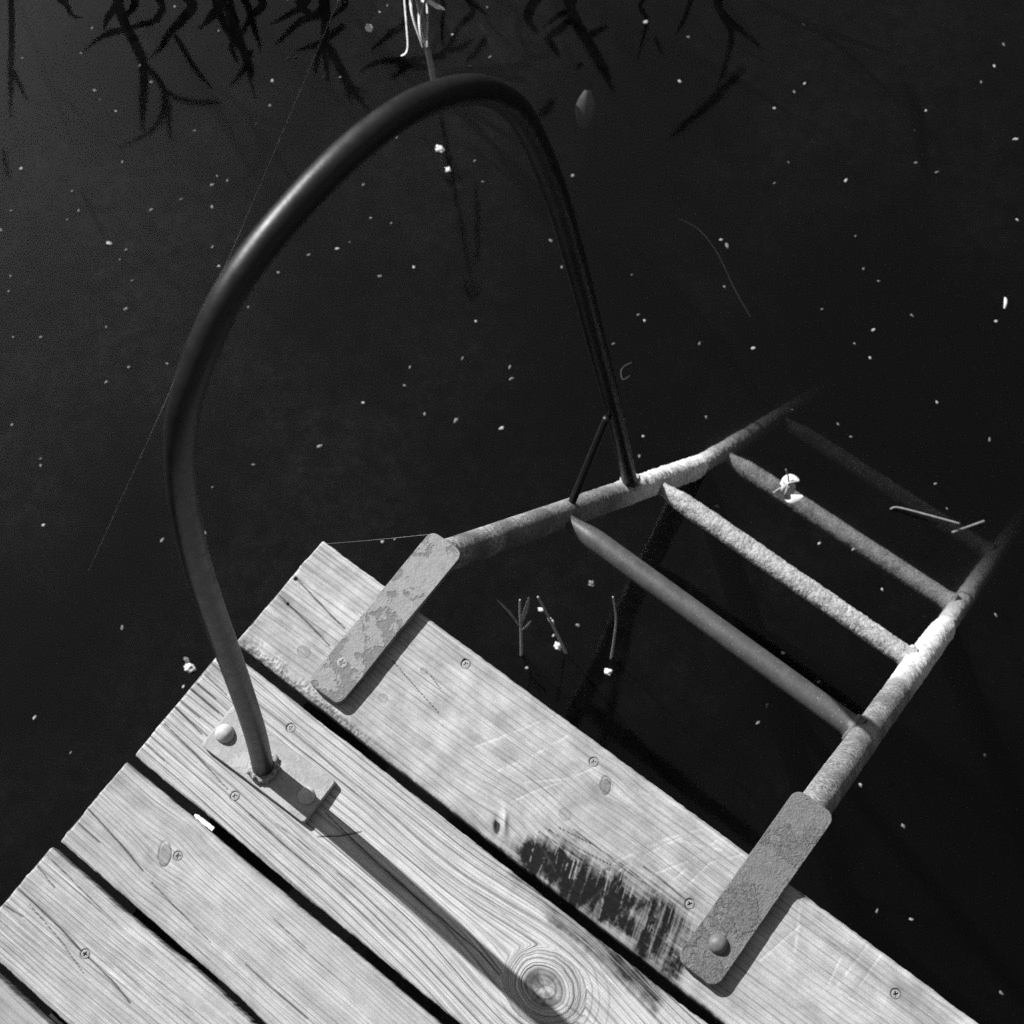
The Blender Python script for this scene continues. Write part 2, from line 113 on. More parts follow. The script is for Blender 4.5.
def wood_material(name, base, seed, line_amp, line_period, fine_amp, mottle):
    M = Mat(name)
    phi = M.n('Attribute', attribute_name='grain').outputs['Fac']
    tone = M.n('Attribute', attribute_name='tone').outputs['Fac']
    sx = M.n('SeparateXYZ', {0: M.obj()})
    def gv(kx, kp, s):
        return M.n('CombineXYZ', {0: M.math('MULTIPLY', sx.outputs[0], kx), 1: M.math('MULTIPLY', phi, kp), 2: s}).outputs[0]
    fine = M.noise(gv(11, 1300, seed), 1.0, 4.0, .65)
    mid = M.noise(gv(5, 260, seed + 3.3), 1.0, 3.0, .6)
    broad = M.noise(gv(2.2, 55, seed + 7.7), 1.0, 2.0, .5)
    blot = M.noise(M.obj(), 38.0, 5.0, .62)
    pit = M.noise(M.obj(), 900.0, 3.0, .7)
    dirt = M.mapr(M.noise(M.obj(), 330.0, 4.0, .7), .60, .70, 0.0, 1.0)
    dirt = M.math('MULTIPLY', dirt, M.mapr(M.noise(M.obj(), 26.0, 3.0, .6), .40, .66, .1, 1.0))
    strand = M.mapr(M.noise(gv(14, 1500, seed + 19), 1.0, 2.0, .6), .60, .72, 0.0, 1.0)
    wob = M.noise(gv(1.2, 30, seed + 11), 1.0, 2.0)
    ph = M.math('ADD', M.math('MULTIPLY', phi, 6.2832 / line_period), M.math('MULTIPLY', wob, 22.0))
    ring = M.math('POWER', M.math('MULTIPLY_ADD', M.math('SINE', ph), .5, .5), 9.0)
    ring = M.math('MULTIPLY', ring, M.mapr(mid, .3, .65, .25, 1.0))
    ph2 = M.math('ADD', M.math('MULTIPLY', phi, 6.2832 / (line_period * .37)), M.math('MULTIPLY', wob, 50.0))
    ring2 = M.math('MULTIPLY', M.math('POWER', M.math('MULTIPLY_ADD', M.math('SINE', ph2), .5, .5), 7.0), M.mapr(fine, .4, .62, 0.0, 1.0))
    ring = M.math('MAXIMUM', ring, M.math('MULTIPLY', ring2, .75))
    f = M.mapr(fine, .34, .66, -1.0, 1.0)
    g = M.mapr(mid, .3, .7, -1.0, 1.0)
    b_ = M.mapr(broad, .3, .7, -1.0, 1.0)
    bl = M.mapr(blot, .32, .68, -1.0, 1.0)
    v = M.math('MULTIPLY_ADD', f, fine_amp, 1.0)
    v = M.math('MULTIPLY', v, M.math('MULTIPLY_ADD', g, fine_amp * .4, 1.0))
    v = M.math('MULTIPLY', v, M.math('MULTIPLY_ADD', b_, mottle * .7, 1.0))
    v = M.math('MULTIPLY', v, M.math('MULTIPLY_ADD', bl, mottle, 1.0))
    v = M.math('MULTIPLY', v, M.math('MULTIPLY_ADD', M.mapr(pit, .3, .7, -1, 1), .20, 1.0))
    v = M.math('MULTIPLY', v, M.math('SUBTRACT', 1.0, M.math('MULTIPLY', ring, line_amp)))
    v = M.math('MULTIPLY', v, M.math('SUBTRACT', 1.0, M.math('MULTIPLY', dirt, .34)))
    v = M.math('MULTIPLY', v, M.math('SUBTRACT', 1.0, M.math('MULTIPLY', strand, fine_amp * 1.7)))
    v = M.math('MULTIPLY', v, tone)
    v = M.math('MINIMUM', M.math('MULTIPLY', v, base), .5)
    h = M.math('ADD', M.math('MULTIPLY', fine, .5), M.math('MULTIPLY', mid, .6))
    h = M.math('ADD', M.math('SUBTRACT', h, M.math('MULTIPLY', ring, .5 * line_amp)), M.math('MULTIPLY', pit, .15))
    return M.bsdf(v, .82, M.bump(h, .0018, .9), spec=.12)

def steel_paint():
    M = Mat('handrail_paint')
    n = M.noise(M.obj(), 90.0, 5.0, .6); n2 = M.noise(M.obj(), 14.0, 3.0, .5); n3 = M.noise(M.obj(), 500.0, 2.0, .5)
    chip = M.mapr(n, .66, .69, 0.0, 1.0)
    sz = M.n('SeparateXYZ', {0: M.obj()})
    low = M.mapr(sz.outputs[2], -.05, -.35, 0.0, 1.0)
    v = M.mix(M.math('MULTIPLY', chip, low), M.mapr(n2, .3, .7, .003, .006), .28)
    M.bsdf(v, M.mapr(n, .3, .7, .38, .50), M.bump(M.math('ADD', n3, M.math('MULTIPLY', n, 2.0)), .00022, .6), spec=.37)
    b = next(q for q in M.nt.nodes if q.type == 'BSDF_PRINCIPLED')
    b.inputs['Coat Weight'].default_value = 0.0
    return M.m

def rail_metal():
    M = Mat('rail_galvanised')
    p = M.obj(); z = M.n('SeparateXYZ', {0: p}).outputs[2]
    n = M.noise(p, 55.0, 5.0, .65); n2 = M.noise(p, 260.0, 4.0, .7); n3 = M.noise(p, 16.0, 3.0)
    crust = M.mapr(M.math('ADD', z, M.math('MULTIPLY', n3, .16)), -.33, -.46, 0.0, 1.0, True)
    dry = M.mix(M.mapr(n2, .42, .62, 0.0, 1.0), M.mapr(n, .35, .65, .06, .12), M.mapr(n3, .38, .62, .10, .31))
    wet = M.mapr(M.math('ADD', M.math('MULTIPLY', n, .7), M.math('MULTIPLY', n2, .5)), .45, .7, .3, .56)
    v = M.mix(crust, dry, wet)
    v = M.math('MULTIPLY', v, M.mapr(M.math('ADD', z, M.math('MULTIPLY', n, .008)), ZW + .006, ZW + .001, 1.0, .85))   # wet, and darkened below the waterline to mimic light lost in water
    return M.bsdf(v, .75, M.bump(M.math('ADD', n2, M.math('MULTIPLY', n, 1.2)), .0016, .8), spec=.3)

def rung_paint():
    M = Mat('rung_grey_paint')
    p = M.obj(); n = M.noise(p, 60.0, 5.0, .6); n2 = M.noise(p, 420.0, 3.0, .6)
    v = M.mix(M.mapr(n2, .64, .7, 0.0, .6), M.mapr(n, .3, .7, .040, .066), .26)
    return M.bsdf(v, .5, M.bump(M.math('ADD', n, n2), .0004, .6), spec=.4)

def rung_crust():
    M = Mat('rung_pale_crust')
    p = M.obj(); n = M.noise(p, 70.0, 5.0, .65); n2 = M.noise(p, 330.0, 4.0, .7)
    v = M.mapr(M.math('ADD', M.math('MULTIPLY', n, .5), M.math('MULTIPLY', n2, .7)), .45, .76, .12, .46)
    return M.bsdf(v, .85, M.bump(n2, .003, .8), spec=.2)

def plate_metal(name, lo, hi, patch, scale, pitd):
    M = Mat(name)
    p = M.obj(); n = M.noise(p, scale, 6.0, .62); n2 = M.noise(p, 420.0, 4.0, .7); n3 = M.noise(p, 120.0, 3.0, .6)
    edge = M.mapr(n, .49, .52, 0.0, 1.0)
    v = M.mix(edge, M.mapr(n2, .3, .7, lo, hi), M.mapr(n2, .3, .7, patch * .85, patch * 1.15))
    v = M.math('MULTIPLY', v, M.mapr(n3, .3, .7, .86, 1.12))
    h = M.math('ADD', M.math('MULTIPLY', edge, -.5), M.math('MULTIPLY', n2, 1.0))
    return M.bsdf(v, .6, M.bump(h, pitd, .8), spec=.35)

def plain(name, v, var, scale, rough=.7, bump=.0006, spec=.3):
    M = Mat(name); p = M.obj(); n = M.noise(p, scale, 4.0, .6)
    return M.bsdf(M.mapr(n, .3, .7, v * (1 - var), v * (1 + var)), rough, M.bump(n, bump, .7), spec=spec)

def leaf_material(name, v):
    M = Mat(name); p = M.obj(); n = M.noise(p, 60.0, 3.0, .6)
    d = M.n('BsdfDiffuse', {'Color': M.grey(M.mapr(n, .3, .7, v * .75, v * 1.25))})
    t = M.n('BsdfTranslucent', {'Color': M.grey(v * .5)})
    s = M.n('MixShader', {0: .25}); M.set(s.inputs[1], d.outputs[0]); M.set(s.inputs[2], t.outputs[0])
    M.set(M.out.inputs['Surface'], s.outputs[0]); return M.m

def water_material():
    M = Mat('pond_water')
    p = M.pos()
    n = M.noise(p, 9.0, 2.0, .5)
    nrm = M.bump(n, .0012, .35)
    ior = M.mix(M.n('NewGeometry').outputs['Backfacing'], 1.30, .769)   # same share from below as from above
    fr = M.n('Fresnel', {'IOR': ior, 'Normal': nrm})
    gl = M.n('BsdfGlossy', {'Color': 1.0, 'Roughness': .062, 'Normal': nrm})
    tr = M.n('BsdfTransparent', {'Color': 1.0})
    # thin uneven film of pollen and dust lying on the still water
    f1 = M.noise(p, 2.1, 4.0, .6); f2 = M.noise(p, 30.0, 5.0, .7); f3 = M.noise(p, 70.0, 4.0, .7)
    x = M.n('SeparateXYZ', {0: p}).outputs[0]
    side = M.mapr(x, .9, -1.1, .25, 1.0)
    film = M.math('MULTIPLY', M.mapr(f1, .42, .68, .05, 1.0), M.mapr(f2, .35, .7, .2, 1.0))
    film = M.math('MULTIPLY', M.math('MULTIPLY', film, side), M.mapr(f3, .45, .75, .7, 1.5))
    film = M.math('MULTIPLY', film, FILM)
    df = M.n('BsdfDiffuse', {'Color': M.grey(.4)})
    a = M.n('MixShader', {0: fr.outputs[0]}); M.set(a.inputs[1], tr.outputs[0]); M.set(a.inputs[2], gl.outputs[0])
    b = M.n('MixShader', {0: film}); M.set(b.inputs[1], a.outputs[0]); M.set(b.inputs[2], df.outputs[0])
    M.set(M.out.inputs['Surface'], b.outputs[0])
    ab = M.n('VolumeAbsorption', {'Color': 0.0, 'Density': ABSORB})
    sc = M.n('VolumeScatter', {'Color': 1.0, 'Density': SCATTER, 'Anisotropy': .94})
    ad = M.n('AddShader'); M.set(ad.inputs[0], ab.outputs[0]); M.set(ad.inputs[1], sc.outputs[0])
    M.set(M.out.inputs['Volume'], ad.outputs[0] if SCATTER > 0 else ab.outputs[0])
    return M.m
FILM, ABSORB, SCATTER = .016, 4.5, .9

# ------------------------------------------------------------------ mesh helpers
def mesh_np(name, verts, quads, smooth=True, attrs=None, tris=None):
    verts = np.asarray(verts, np.float32); quads = np.asarray(quads, np.int32).reshape(-1, 4)
    me = bpy.data.meshes.new(name)
    nq = len(quads); tris = np.zeros((0, 3), np.int32) if tris is None else np.asarray(tris, np.int32).reshape(-1, 3)
    nt = len(tris)
    me.vertices.add(len(verts)); me.vertices.foreach_set('co', verts.ravel())
    me.loops.add(nq * 4 + nt * 3)
    me.loops.foreach_set('vertex_index', np.concatenate([quads.ravel(), tris.ravel()]).astype(np.int32))
    me.polygons.add(nq + nt)
    me.polygons.foreach_set('loop_start', np.concatenate([np.arange(nq) * 4, nq * 4 + np.arange(nt) * 3]).astype(np.int32))
    me.update(calc_edges=True)
    me.polygons.foreach_set('use_smooth', np.full(nq + nt, smooth))
    for k, v in (attrs or {}).items():
        a = me.attributes.new(k, 'FLOAT', 'POINT'); a.data.foreach_set('value', np.asarray(v, np.float32))
    me.validate()
    return me

def link(name, me, mat, parent=None, label=None, cat=None, group=None, kind=None, loc=(0, 0, 0)):
    o = bpy.data.objects.new(name, me); COL.objects.link(o); me.name = name
    if mat is not None and not me.materials: me.materials.append(mat)
    o.location = loc
    if parent is not None: o.parent = parent
    return tag(o, label, cat, group, kind)

def tag(o, label=None, cat=None, group=None, kind=None):
    for k, v in (('label', label), ('category', cat), ('group', group), ('kind', kind)):
        if v: o[k] = v
    return o

def thing(name, label, cat, loc=(0, 0, 0), group=None):
    o = bpy.data.objects.new(name, None); COL.objects.link(o); o.location = loc; o.empty_display_size = .05
    return tag(o, label, cat, group)

def smooth_path(pts, step, sig=0.0):
    pts = np.asarray(pts, float); n = len(pts)
    P = np.vstack([2 * pts[0] - pts[1], pts, 2 * pts[-1] - pts[-2]])
    out = []
    for i in range(1, n):
        a, b, c, d = P[i - 1], P[i], P[i + 1], P[i + 2]
        for t in np.linspace(0, 1, 24, endpoint=False):
            out.append(.5 * ((2 * b) + (-a + c) * t + (2 * a - 5 * b + 4 * c - d) * t ** 2 + (-a + 3 * b - 3 * c + d) * t ** 3))
    out.append(pts[-1]); out = np.array(out)
    L = np.concatenate([[0], np.cumsum(np.linalg.norm(np.diff(out, axis=0), axis=1))])
    m = max(2, int(L[-1] / step)); s = np.linspace(0, L[-1], m + 1)
    out = np.stack([np.interp(s, L, out[:, k]) for k in range(3)], 1)
    if sig > 0:
        r = int(3 * sig / step); w = np.exp(-.5 * (np.arange(-r, r + 1) * step / sig) ** 2); w /= w.sum()
        pre = 2 * out[0] - out[1:r + 1][::-1]; post = 2 * out[-1] - out[-r - 1:-1][::-1]
        ext = np.vstack([pre, out, post])
        out = np.stack([np.convolve(ext[:, k], w, 'valid') for k in range(3)], 1)
    return out

def tube_mesh(name, path, rad, seg=28, disp=None, zmax=None, caps=True, flat=None):
    path = np.asarray(path, float); n = len(path)
    rad = np.full(n, rad) if np.isscalar(rad) else np.asarray(rad)
    T = np.gradient(path, axis=0); T /= np.linalg.norm(T, axis=1)[:, None]
    u = np.cross(T[0], (1, 0, 0.01)); u /= np.linalg.norm(u)
    U = [u]
    for i in range(1, n):
        u = u - T[i] * (u @ T[i]); u /= np.linalg.norm(u); U.append(u)
    U = np.array(U); V = np.cross(T, U)
    a = np.linspace(0, 2 * np.pi, seg, endpoint=False)
    N = U[:, None, :] * np.cos(a)[None, :, None] + V[:, None, :] * np.sin(a)[None, :, None]
    P = path[:, None, :] + N * rad[:, None, None]
    if disp is not None: P = P + N * disp(P)[..., None]
    if flat is not None: P = flat(P)
    if zmax is not None: P[..., 2] = np.minimum(P[..., 2], zmax)
    verts = P.reshape(-1, 3)
    i, j = np.meshgrid(np.arange(n - 1), np.arange(seg), indexing='ij'); jn = (j + 1) % seg
    q = np.stack([i * seg + j, i * seg + jn, (i + 1) * seg + jn, (i + 1) * seg + j], -1).reshape(-1, 4)
    tris = None
    if caps:
        verts = np.vstack([verts, P[0].mean(0), P[-1].mean(0)]); k = n * seg
        jj = np.arange(seg); jn = (jj + 1) % seg
        tris = np.vstack([np.stack([jn, jj, np.full(seg, k)], 1), np.stack([(n - 1) * seg + jj, (n - 1) * seg + jn, np.full(seg, k + 1)], 1)])
    return mesh_np(name, verts, q, True, None, tris)

def ribbon_mesh(name, pts, w, fold=.25, taper=(.35, 1.0, .05), facing=None, step=.006):
    """A thin leaf blade: folded along its midrib, tapering to both ends."""
    path = smooth_path(pts, step); n = len(path)
    T = np.gradient(path, axis=0); T /= np.linalg.norm(T, axis=1)[:, None]
    F = np.array(facing if facing is not None else (.74, -.67, .4), float); F /= np.linalg.norm(F)
    S = np.cross(T, F); S /= np.linalg.norm(S, axis=1)[:, None] + 1e-9
    Nn = np.cross(S, T)
    t = np.linspace(0, 1, n)
    ww = np.interp(t, (0, .45, 1), taper); ww = np.where(t < .45, taper[0] + (taper[1] - taper[0]) * np.sin(np.pi / 2 * np.clip(t / .45, 0, 1)), taper[2] + (taper[1] - taper[2]) * np.cos(np.pi / 2 * np.clip((t - .45) / .55, 0, 1)) ** .8) * w * .5
    rows = []
    for k, s in enumerate((-1, 0, 1)):
        rows.append(path + S * (ww * s)[:, None] + Nn * (abs(s) * fold * ww)[:, None])
    for s in (1, 0, -1):
        rows.append(path + S * (ww * s)[:, None] + Nn * (abs(s) * fold * ww - .0004)[:, None])
    V = np.stack(rows, 1).reshape(-1, 3)
    i, j = np.meshgrid(np.arange(n - 1), np.arange(6), indexing='ij'); jn = (j + 1) % 6
    q = np.stack([i * 6 + j, i * 6 + jn, (i + 1) * 6 + jn, (i + 1) * 6 + j], -1).reshape(-1, 4)
    return mesh_np(name, V, q, True)

def lathe(name, prof, seg=32, disp=None, mats=None):
    prof = np.asarray(prof, float); n = len(prof)
    a = np.linspace(0, 2 * np.pi, seg, endpoint=False)
    P = np.stack([prof[:, None, 0] * np.cos(a), prof[:, None, 0] * np.sin(a), np.repeat(prof[:, None, 1], seg, 1)], -1)
    if disp is not None: P = disp(P)
    i, j = np.meshgrid(np.arange(n - 1), np.arange(seg), indexing='ij'); jn = (j + 1) % seg
    q = np.stack([i * seg + j, i * seg + jn, (i + 1) * seg + jn, (i + 1) * seg + j], -1).reshape(-1, 4)
    return mesh_np(name, P.reshape(-1, 3), q, True)

def plate_mesh(name, x0, x1, y0, y1, z0, z1, r, bev=.0014, warp=0.0, seed=1):
    """Rounded-corner steel flat with softened, slightly uneven edges."""
    cs = []
    for cx, cy, a0 in ((x1 - r, y1 - r, 0), (x0 + r, y1 - r, 90), (x0 + r, y0 + r, 180), (x1 - r, y0 + r, 270)):
        for a in np.linspace(a0, a0 + 90, 8): cs.append((cx + r * math.cos(math.radians(a)), cy + r * math.sin(math.radians(a))))
    # densify the straight runs so the outline can be worn
    dens = []
    for k in range(len(cs)):
        a, b = np.array(cs[k]), np.array(cs[(k + 1) % len(cs)]); m = max(1, int(np.linalg.norm(b - a) / .004))
        for t in range(m): dens.append(a + (b - a) * t / m)
    dens = np.array(dens); c = dens.mean(0)
    d = dens - c; nrm = d / np.linalg.norm(d, axis=1)[:, None]
    dens = dens + nrm * ((fbm(dens[:, 0] * 90, dens[:, 1] * 90, 0, seed) - .5) * .0012)[:, None]
    bm = bmesh.new()
    rings = []
    for ins, z in ((0, z0), (0, z1 - bev), (bev * .3, z1 - bev * .3), (bev, z1)):
        rings.append([bm.verts.new((p[0] - q[0] * ins, p[1] - q[1] * ins, z + warp * (p[1] - y0))) for p, q in zip(dens, nrm)])
    n = len(dens)
    for a, b in zip(rings, rings[1:]):
        for k in range(n):
            f = bm.faces.new((a[k], a[(k + 1) % n], b[(k + 1) % n], b[k])); f.smooth = True
    bm.faces.new(rings[-1]); bm.faces.new(rings[0][::-1])
    me = bpy.data.meshes.new(name); bm.to_mesh(me); bm.free()
    return me

# ------------------------------------------------------------------ camera, light, sky
cam = bpy.data.cameras.new('camera'); co = bpy.data.objects.new('camera', cam); COL.objects.link(co)
R = np.array(CAM_R)
M4 = Matrix(((R[0][0], -R[1][0], -R[2][0], CAM_C[0]), (R[0][1], -R[1][1], -R[2][1], CAM_C[1]), (R[0][2], -R[1][2], -R[2][2], CAM_C[2]), (0, 0, 0, 1)))
co.matrix_world = M4
cam.sensor_width = 36; cam.lens = 36 * FPX / 1024; cam.clip_start = .05; cam.clip_end = 2000
cam.dof.use_dof = True; cam.dof.focus_distance = 1.66; cam.dof.aperture_fstop = 10
scene.camera = co
sl = bpy.data.lights.new('sun', 'SUN'); so = bpy.data.objects.new('sun', sl); COL.objects.link(so)
sl.energy = 5.0; sl.angle = math.radians(.53); sl.color = (1, 1, 1)
so.rotation_euler = Vector(SUN).to_track_quat('Z', 'Y').to_euler()
w = bpy.data.worlds.new('World'); scene.world = w; w.use_nodes = True
nt = w.node_tree; nt.nodes.clear()
sky = nt.nodes.new('ShaderNodeTexSky'); sky.sky_type = 'NISHITA'; sky.sun_disc = False
sky.sun_elevation = math.asin(SUN[2]); sky.sun_rotation = math.atan2(SUN[0], SUN[1])
bw = nt.nodes.new('ShaderNodeRGBToBW'); bg = nt.nodes.new('ShaderNodeBackground'); wo = nt.nodes.new('ShaderNodeOutputWorld')
bg.inputs[1].default_value = .08
nt.links.new(sky.outputs[0], bw.inputs[0]); nt.links.new(bw.outputs[0], bg.inputs[0]); nt.links.new(bg.outputs[0], wo.inputs[0])
scene.view_settings.view_transform = 'Standard'; scene.view_settings.look = 'None'
scene.view_settings.exposure = 0.95; scene.view_settings.gamma = 1.0
scene.cycles.max_bounces = 8; scene.cycles.transparent_max_bounces = 12; scene.cycles.volume_bounces = 2
scene.cycles.sample_clamp_indirect = .6

# ------------------------------------------------------------------ water and bed
def box_mesh(name, x0, x1, y0, y1, z0, z1):
    v = [(x, y, z) for z in (z0, z1) for y in (y0, y1) for x in (x0, x1)]
    q = [(0, 2, 3, 1), (4, 5, 7, 6), (0, 1, 5, 4), (1, 3, 7, 5), (3, 2, 6, 7), (2, 0, 4, 6)]
    return mesh_np(name, v, q, False)
link('water', box_mesh('water', -300, 300, -300, 300, ZW - 2.6, ZW), water_material(), kind='structure')
def bed_mesh():
    xs = np.concatenate([np.linspace(-300, -6, 12), np.linspace(-5, 5, 41), np.linspace(6, 300, 12)])
    X, Y = np.meshgrid(xs, xs, indexing='ij')
    Z = ZW - 2.1 + (fbm(X * .8, Y * .8, 0, 3) - .5) * .25
    n = len(xs); i, j = np.meshgrid(np.arange(n - 1), np.arange(n - 1), indexing='ij')
    q = np.stack([i * n + j, (i + 1) * n + j, (i + 1) * n + j + 1, i * n + j + 1], -1).reshape(-1, 4)
    return mesh_np('pond_bed', np.stack([X, Y, Z], -1).reshape(-1, 3), q)
link('pond_bed', bed_mesh(), plain('mud', .05, .4, 6.0), kind='structure')

# ------------------------------------------------------------------ far shore and an unseen ring of trees added to block low sky light
def shore_mesh():
    rr = [11.0, 12.5, 14, 18, 26, 60, 300]; zz = [ZW - .6, ZW + .05, ZW + .45, ZW + .8, ZW + 1.2, ZW + 2, ZW + 3]
    a = np.linspace(0, 2 * np.pi, 120, endpoint=False)
    Rr = np.array(rr)[:, None] * (1 + .06 * (fbm(np.cos(a) * 3 + 9, np.sin(a) * 3 + 9, 0, 5) - .5))[None, :]
    V = np.stack([Rr * np.cos(a) , Rr * np.sin(a), np.repeat(np.array(zz)[:, None], 120, 1)], -1)
    i, j = np.meshgrid(np.arange(len(rr) - 1), np.arange(120), indexing='ij'); jn = (j + 1) % 120
    return mesh_np('shore', V.reshape(-1, 3), np.stack([i * 120 + j, i * 120 + jn, (i + 1) * 120 + jn, (i + 1) * 120 + j], -1))
link('shore', shore_mesh(), plain('shore_grass', .06, .4, 3.0), kind='structure')
def added_trees_mesh():
    r2 = np.random.default_rng(5); n = 34000
    a = r2.uniform(0, 2 * np.pi, n); rad = r2.uniform(13.0, 18.5, n)
    top = 5.6 + 2.6 * fbm(np.cos(a) * 6 + 3, np.sin(a) * 6 + 3, 0, 8) + 1.2 * np.cos(a) + (rad - 13) * .35
    z = ZW + .3 + top * r2.uniform(0, 1, n) ** .8
    c = np.stack([rad * np.cos(a), rad * np.sin(a), z], -1)
    u = r2.normal(size=(n, 3)); u /= np.linalg.norm(u, axis=1)[:, None]
    v = np.cross(u, r2.normal(size=(n, 3))); v /= np.linalg.norm(v, axis=1)[:, None]
    sz = r2.uniform(.14, .34, n)[:, None]
    P = np.stack([c - u * sz, c + v * sz * .6, c + u * sz, c - v * sz * .6], 1).reshape(-1, 3)
    return mesh_np('added_tree_ring', P, np.arange(n * 4).reshape(n, 4), False)
link('added_tree_ring', added_trees_mesh(), leaf_material('added_tree_leaves', .05), label='unseen ring of leafy trees added round the pond to block low sky light', cat='wood', kind='stuff')

# ------------------------------------------------------------------ planks
def seg_dist(x, y, pts):
    d = np.full(x.shape, 1e9)
    for a, b in zip(pts, pts[1:]):
        a, b = np.array(a), np.array(b); ab = b - a; L = ab @ ab + 1e-12
        t = np.clip(((x - a[0]) * ab[0] + (y - a[1]) * ab[1]) / L, 0, 1)
        d = np.minimum(d, np.hypot(x - a[0] - ab[0] * t, y - a[1] - ab[1] * t))
    return d
def inside(x, y, poly):
    r = np.zeros(x.shape, bool); n = len(poly)
    for k in range(n):
        (x0, y0), (x1, y1) = poly[k], poly[(k + 1) % n]
        c = (y0 > y) != (y1 > y)
        r ^= c & (x < (x1 - x0) * (y - y0) / (y1 - y0 + 1e-12) + x0)
    return r
def sstep(a, b, x):
    t = np.clip((x - a) / (b - a), 0, 1); return t * t * (3 - 2 * t)

